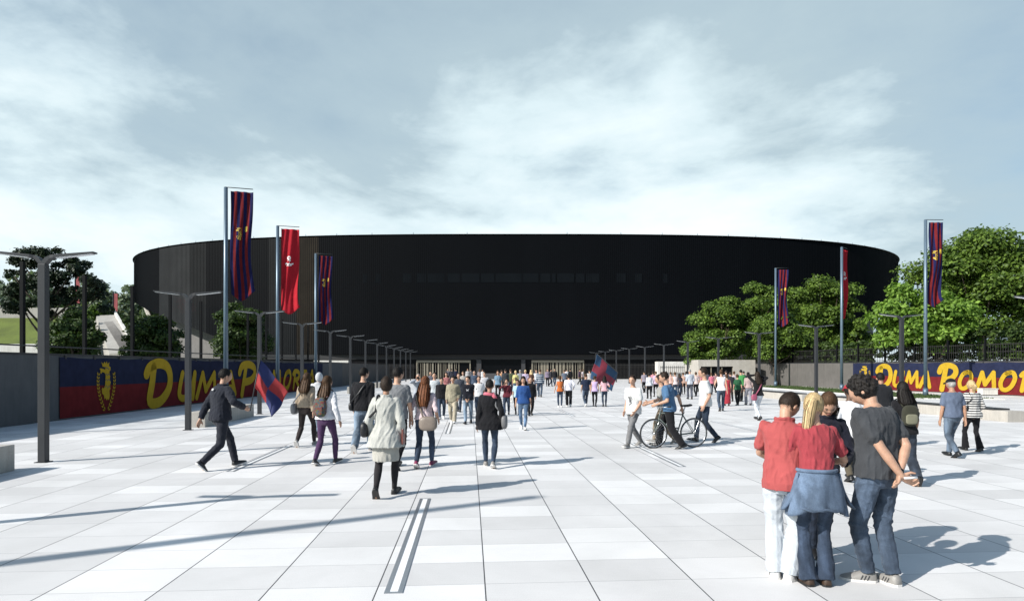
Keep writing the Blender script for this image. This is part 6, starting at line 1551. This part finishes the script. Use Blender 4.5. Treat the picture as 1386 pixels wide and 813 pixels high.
# ---------------------------------------------------------------- bicycle
c0 = G(912, 605.6); r = empty('bicycle', c0, 'grey green bicycle with black saddle being pushed to the left', 'bicycle', None, math.radians(180 + 12))
M_TYRE = mat('tyre_rubber', (.015, .015, .016), .8, .1); M_BIKE = mat('bicycle_frame_paint', (.085, .105, .10), .35, .1, spec=.5); M_CHROME = mat('chrome', (.55, .56, .58), .22, .05, metal=.9)
WR_ = .338
for xw in (.50, -.50):
    b = MB(); b.tube([(xw + WR_ * .97 * math.cos(t), 0, WR_ + WR_ * .97 * math.sin(t)) for t in [2 * math.pi * i / 40 for i in range(40)]], .0165, 8, closed=True, ref=Vector((0, 1, 0))); wh = b.build('wheel', M_TYRE, r, True)
    b = MB(); b.tube([(xw + .308 * math.cos(t), 0, WR_ + .308 * math.sin(t)) for t in [2 * math.pi * i / 40 for i in range(40)]], .010, 6, closed=True, ref=Vector((0, 1, 0))); b.build('rim', M_CHROME, wh, True)
    b = MB(); b.tube([(xw, -.045, WR_), (xw, .045, WR_)], .022, 10); b.build('hub', M_CHROME, wh, True)
    b = MB()
    for i in range(28):
        t = 2 * math.pi * i / 28; b.tube([(xw + .02 * math.cos(t + .5), (.03 if i % 2 else -.03), WR_ + .02 * math.sin(t + .5)), (xw + .305 * math.cos(t), 0, WR_ + .305 * math.sin(t))], .0016, 4)
    b.build('spokes', M_CHROME, wh)
bb = Vector((-.07, 0, .29)); seat = Vector((-.24, 0, .80)); head_t = Vector((.33, 0, .84)); head_b = Vector((.37, 0, .68)); rear = Vector((-.50, 0, WR_)); front = Vector((.50, 0, WR_))
b = MB()
for p, q, rr_ in ((bb, seat, .016), (seat.lerp(bb, .08), head_t.lerp(head_b, .2), .016), (bb, head_b, .018), (head_t, head_b, .02)): b.tube([p, q], rr_, 10)
for s_ in (-1, 1):
    b.tube([rear + Vector((0, s_ * .05, 0)), bb + Vector((0, s_ * .03, 0))], .010, 8); b.tube([rear + Vector((0, s_ * .05, 0)), seat.lerp(bb, .1) + Vector((0, s_ * .015, 0))], .009, 8)
b.build('frame', M_BIKE, r, True)
b = MB(); b.tube([head_b + Vector((0, .0, .02)), head_b + Vector((.01, 0, -.05))], .018, 8)
for s_ in (-1, 1): b.tube([head_b + Vector((.01, s_ * .012, -.02)), head_b + Vector((.02, s_ * .05, -.10)), front + Vector((-.03, s_ * .05, .1)), front + Vector((0, s_ * .05, 0))], .011, 8)
b.build('fork', M_BIKE, r, True)
b = MB(); b.tube([seat, seat + Vector((-.045, 0, .15))], .012, 8); sp_ = b.build('seat_post', M_CHROME, r, True)
b = MB(); R = []
for x, wv, t in ((-.16, .05, .02), (-.13, .075, .03), (-.05, .065, .03), (.03, .028, .025), (.10, .018, .02), (.125, .008, .01)):
    R.append([seat + Vector((-.045 + x, math.cos(a) * wv, .165 + math.sin(a) * t + (.012 if x < -.1 else 0))) for a in [2 * math.pi * j / 10 for j in range(10)]])
b.rings(R); b.build('saddle', cloth(BLK, 'leather'), r, True)
b = MB(); b.tube([head_t, head_t + Vector((-.02, 0, .08)), head_t + Vector((.05, 0, .10))], .012, 8); b.tube([head_t + Vector((-.07, -.27, .12)), head_t + Vector((.0, -.2, .11)), head_t + Vector((.05, -.08, .10)), head_t + Vector((.05, .08, .10)), head_t + Vector((.0, .2, .11)), head_t + Vector((-.07, .27, .12))], .011, 8)
hb_ = b.build('handlebar', M_CHROME, r, True)
for s_ in (-1, 1): b = MB(); b.tube([head_t + Vector((-.12, s_ * .30, .125)), head_t + Vector((-.05, s_ * .255, .118))], .016, 8); b.build('grip', cloth(BLK, 'leather'), hb_, True)
b = MB(); b.tube([bb + Vector((.085 * math.cos(t), -.055, .085 * math.sin(t))) for t in [2 * math.pi * i / 24 for i in range(24)]], .007, 6, closed=True, ref=Vector((0, 1, 0))); b.tube([bb + Vector((0, -.07, 0)), bb + Vector((0, .07, 0))], .018, 8)
for i in range(4): t = i * math.pi / 2; b.tube([bb + Vector((0, -.055, 0)), bb + Vector((.085 * math.cos(t), -.055, .085 * math.sin(t)))], .006, 5)
cr_ = b.build('crankset', M_CHROME, r, True)
for s_ in (-1, 1):
    e_ = bb + Vector((s_ * .06, s_ * .08, -s_ * .15)); b = MB(); b.tube([bb + Vector((0, s_ * .075, 0)), e_], .009, 6); b.build('crank_arm', M_CHROME, cr_, True)
    b = MB(); b.box(-.045, .045, -.04, .04, -.012, .012, 0, Matrix.Translation(e_ + Vector((0, s_ * .05, 0)))); b.build('pedal', cloth(BLK, 'leather'), cr_)
b = MB(); b.tube([bb + Vector((0, -.058, .085)), rear + Vector((0, -.058, .035))], .005, 5); b.tube([bb + Vector((0, -.058, -.085)), rear + Vector((0, -.058, -.035))], .005, 5); b.build('chain', M_CHROME, r)

bake_all()
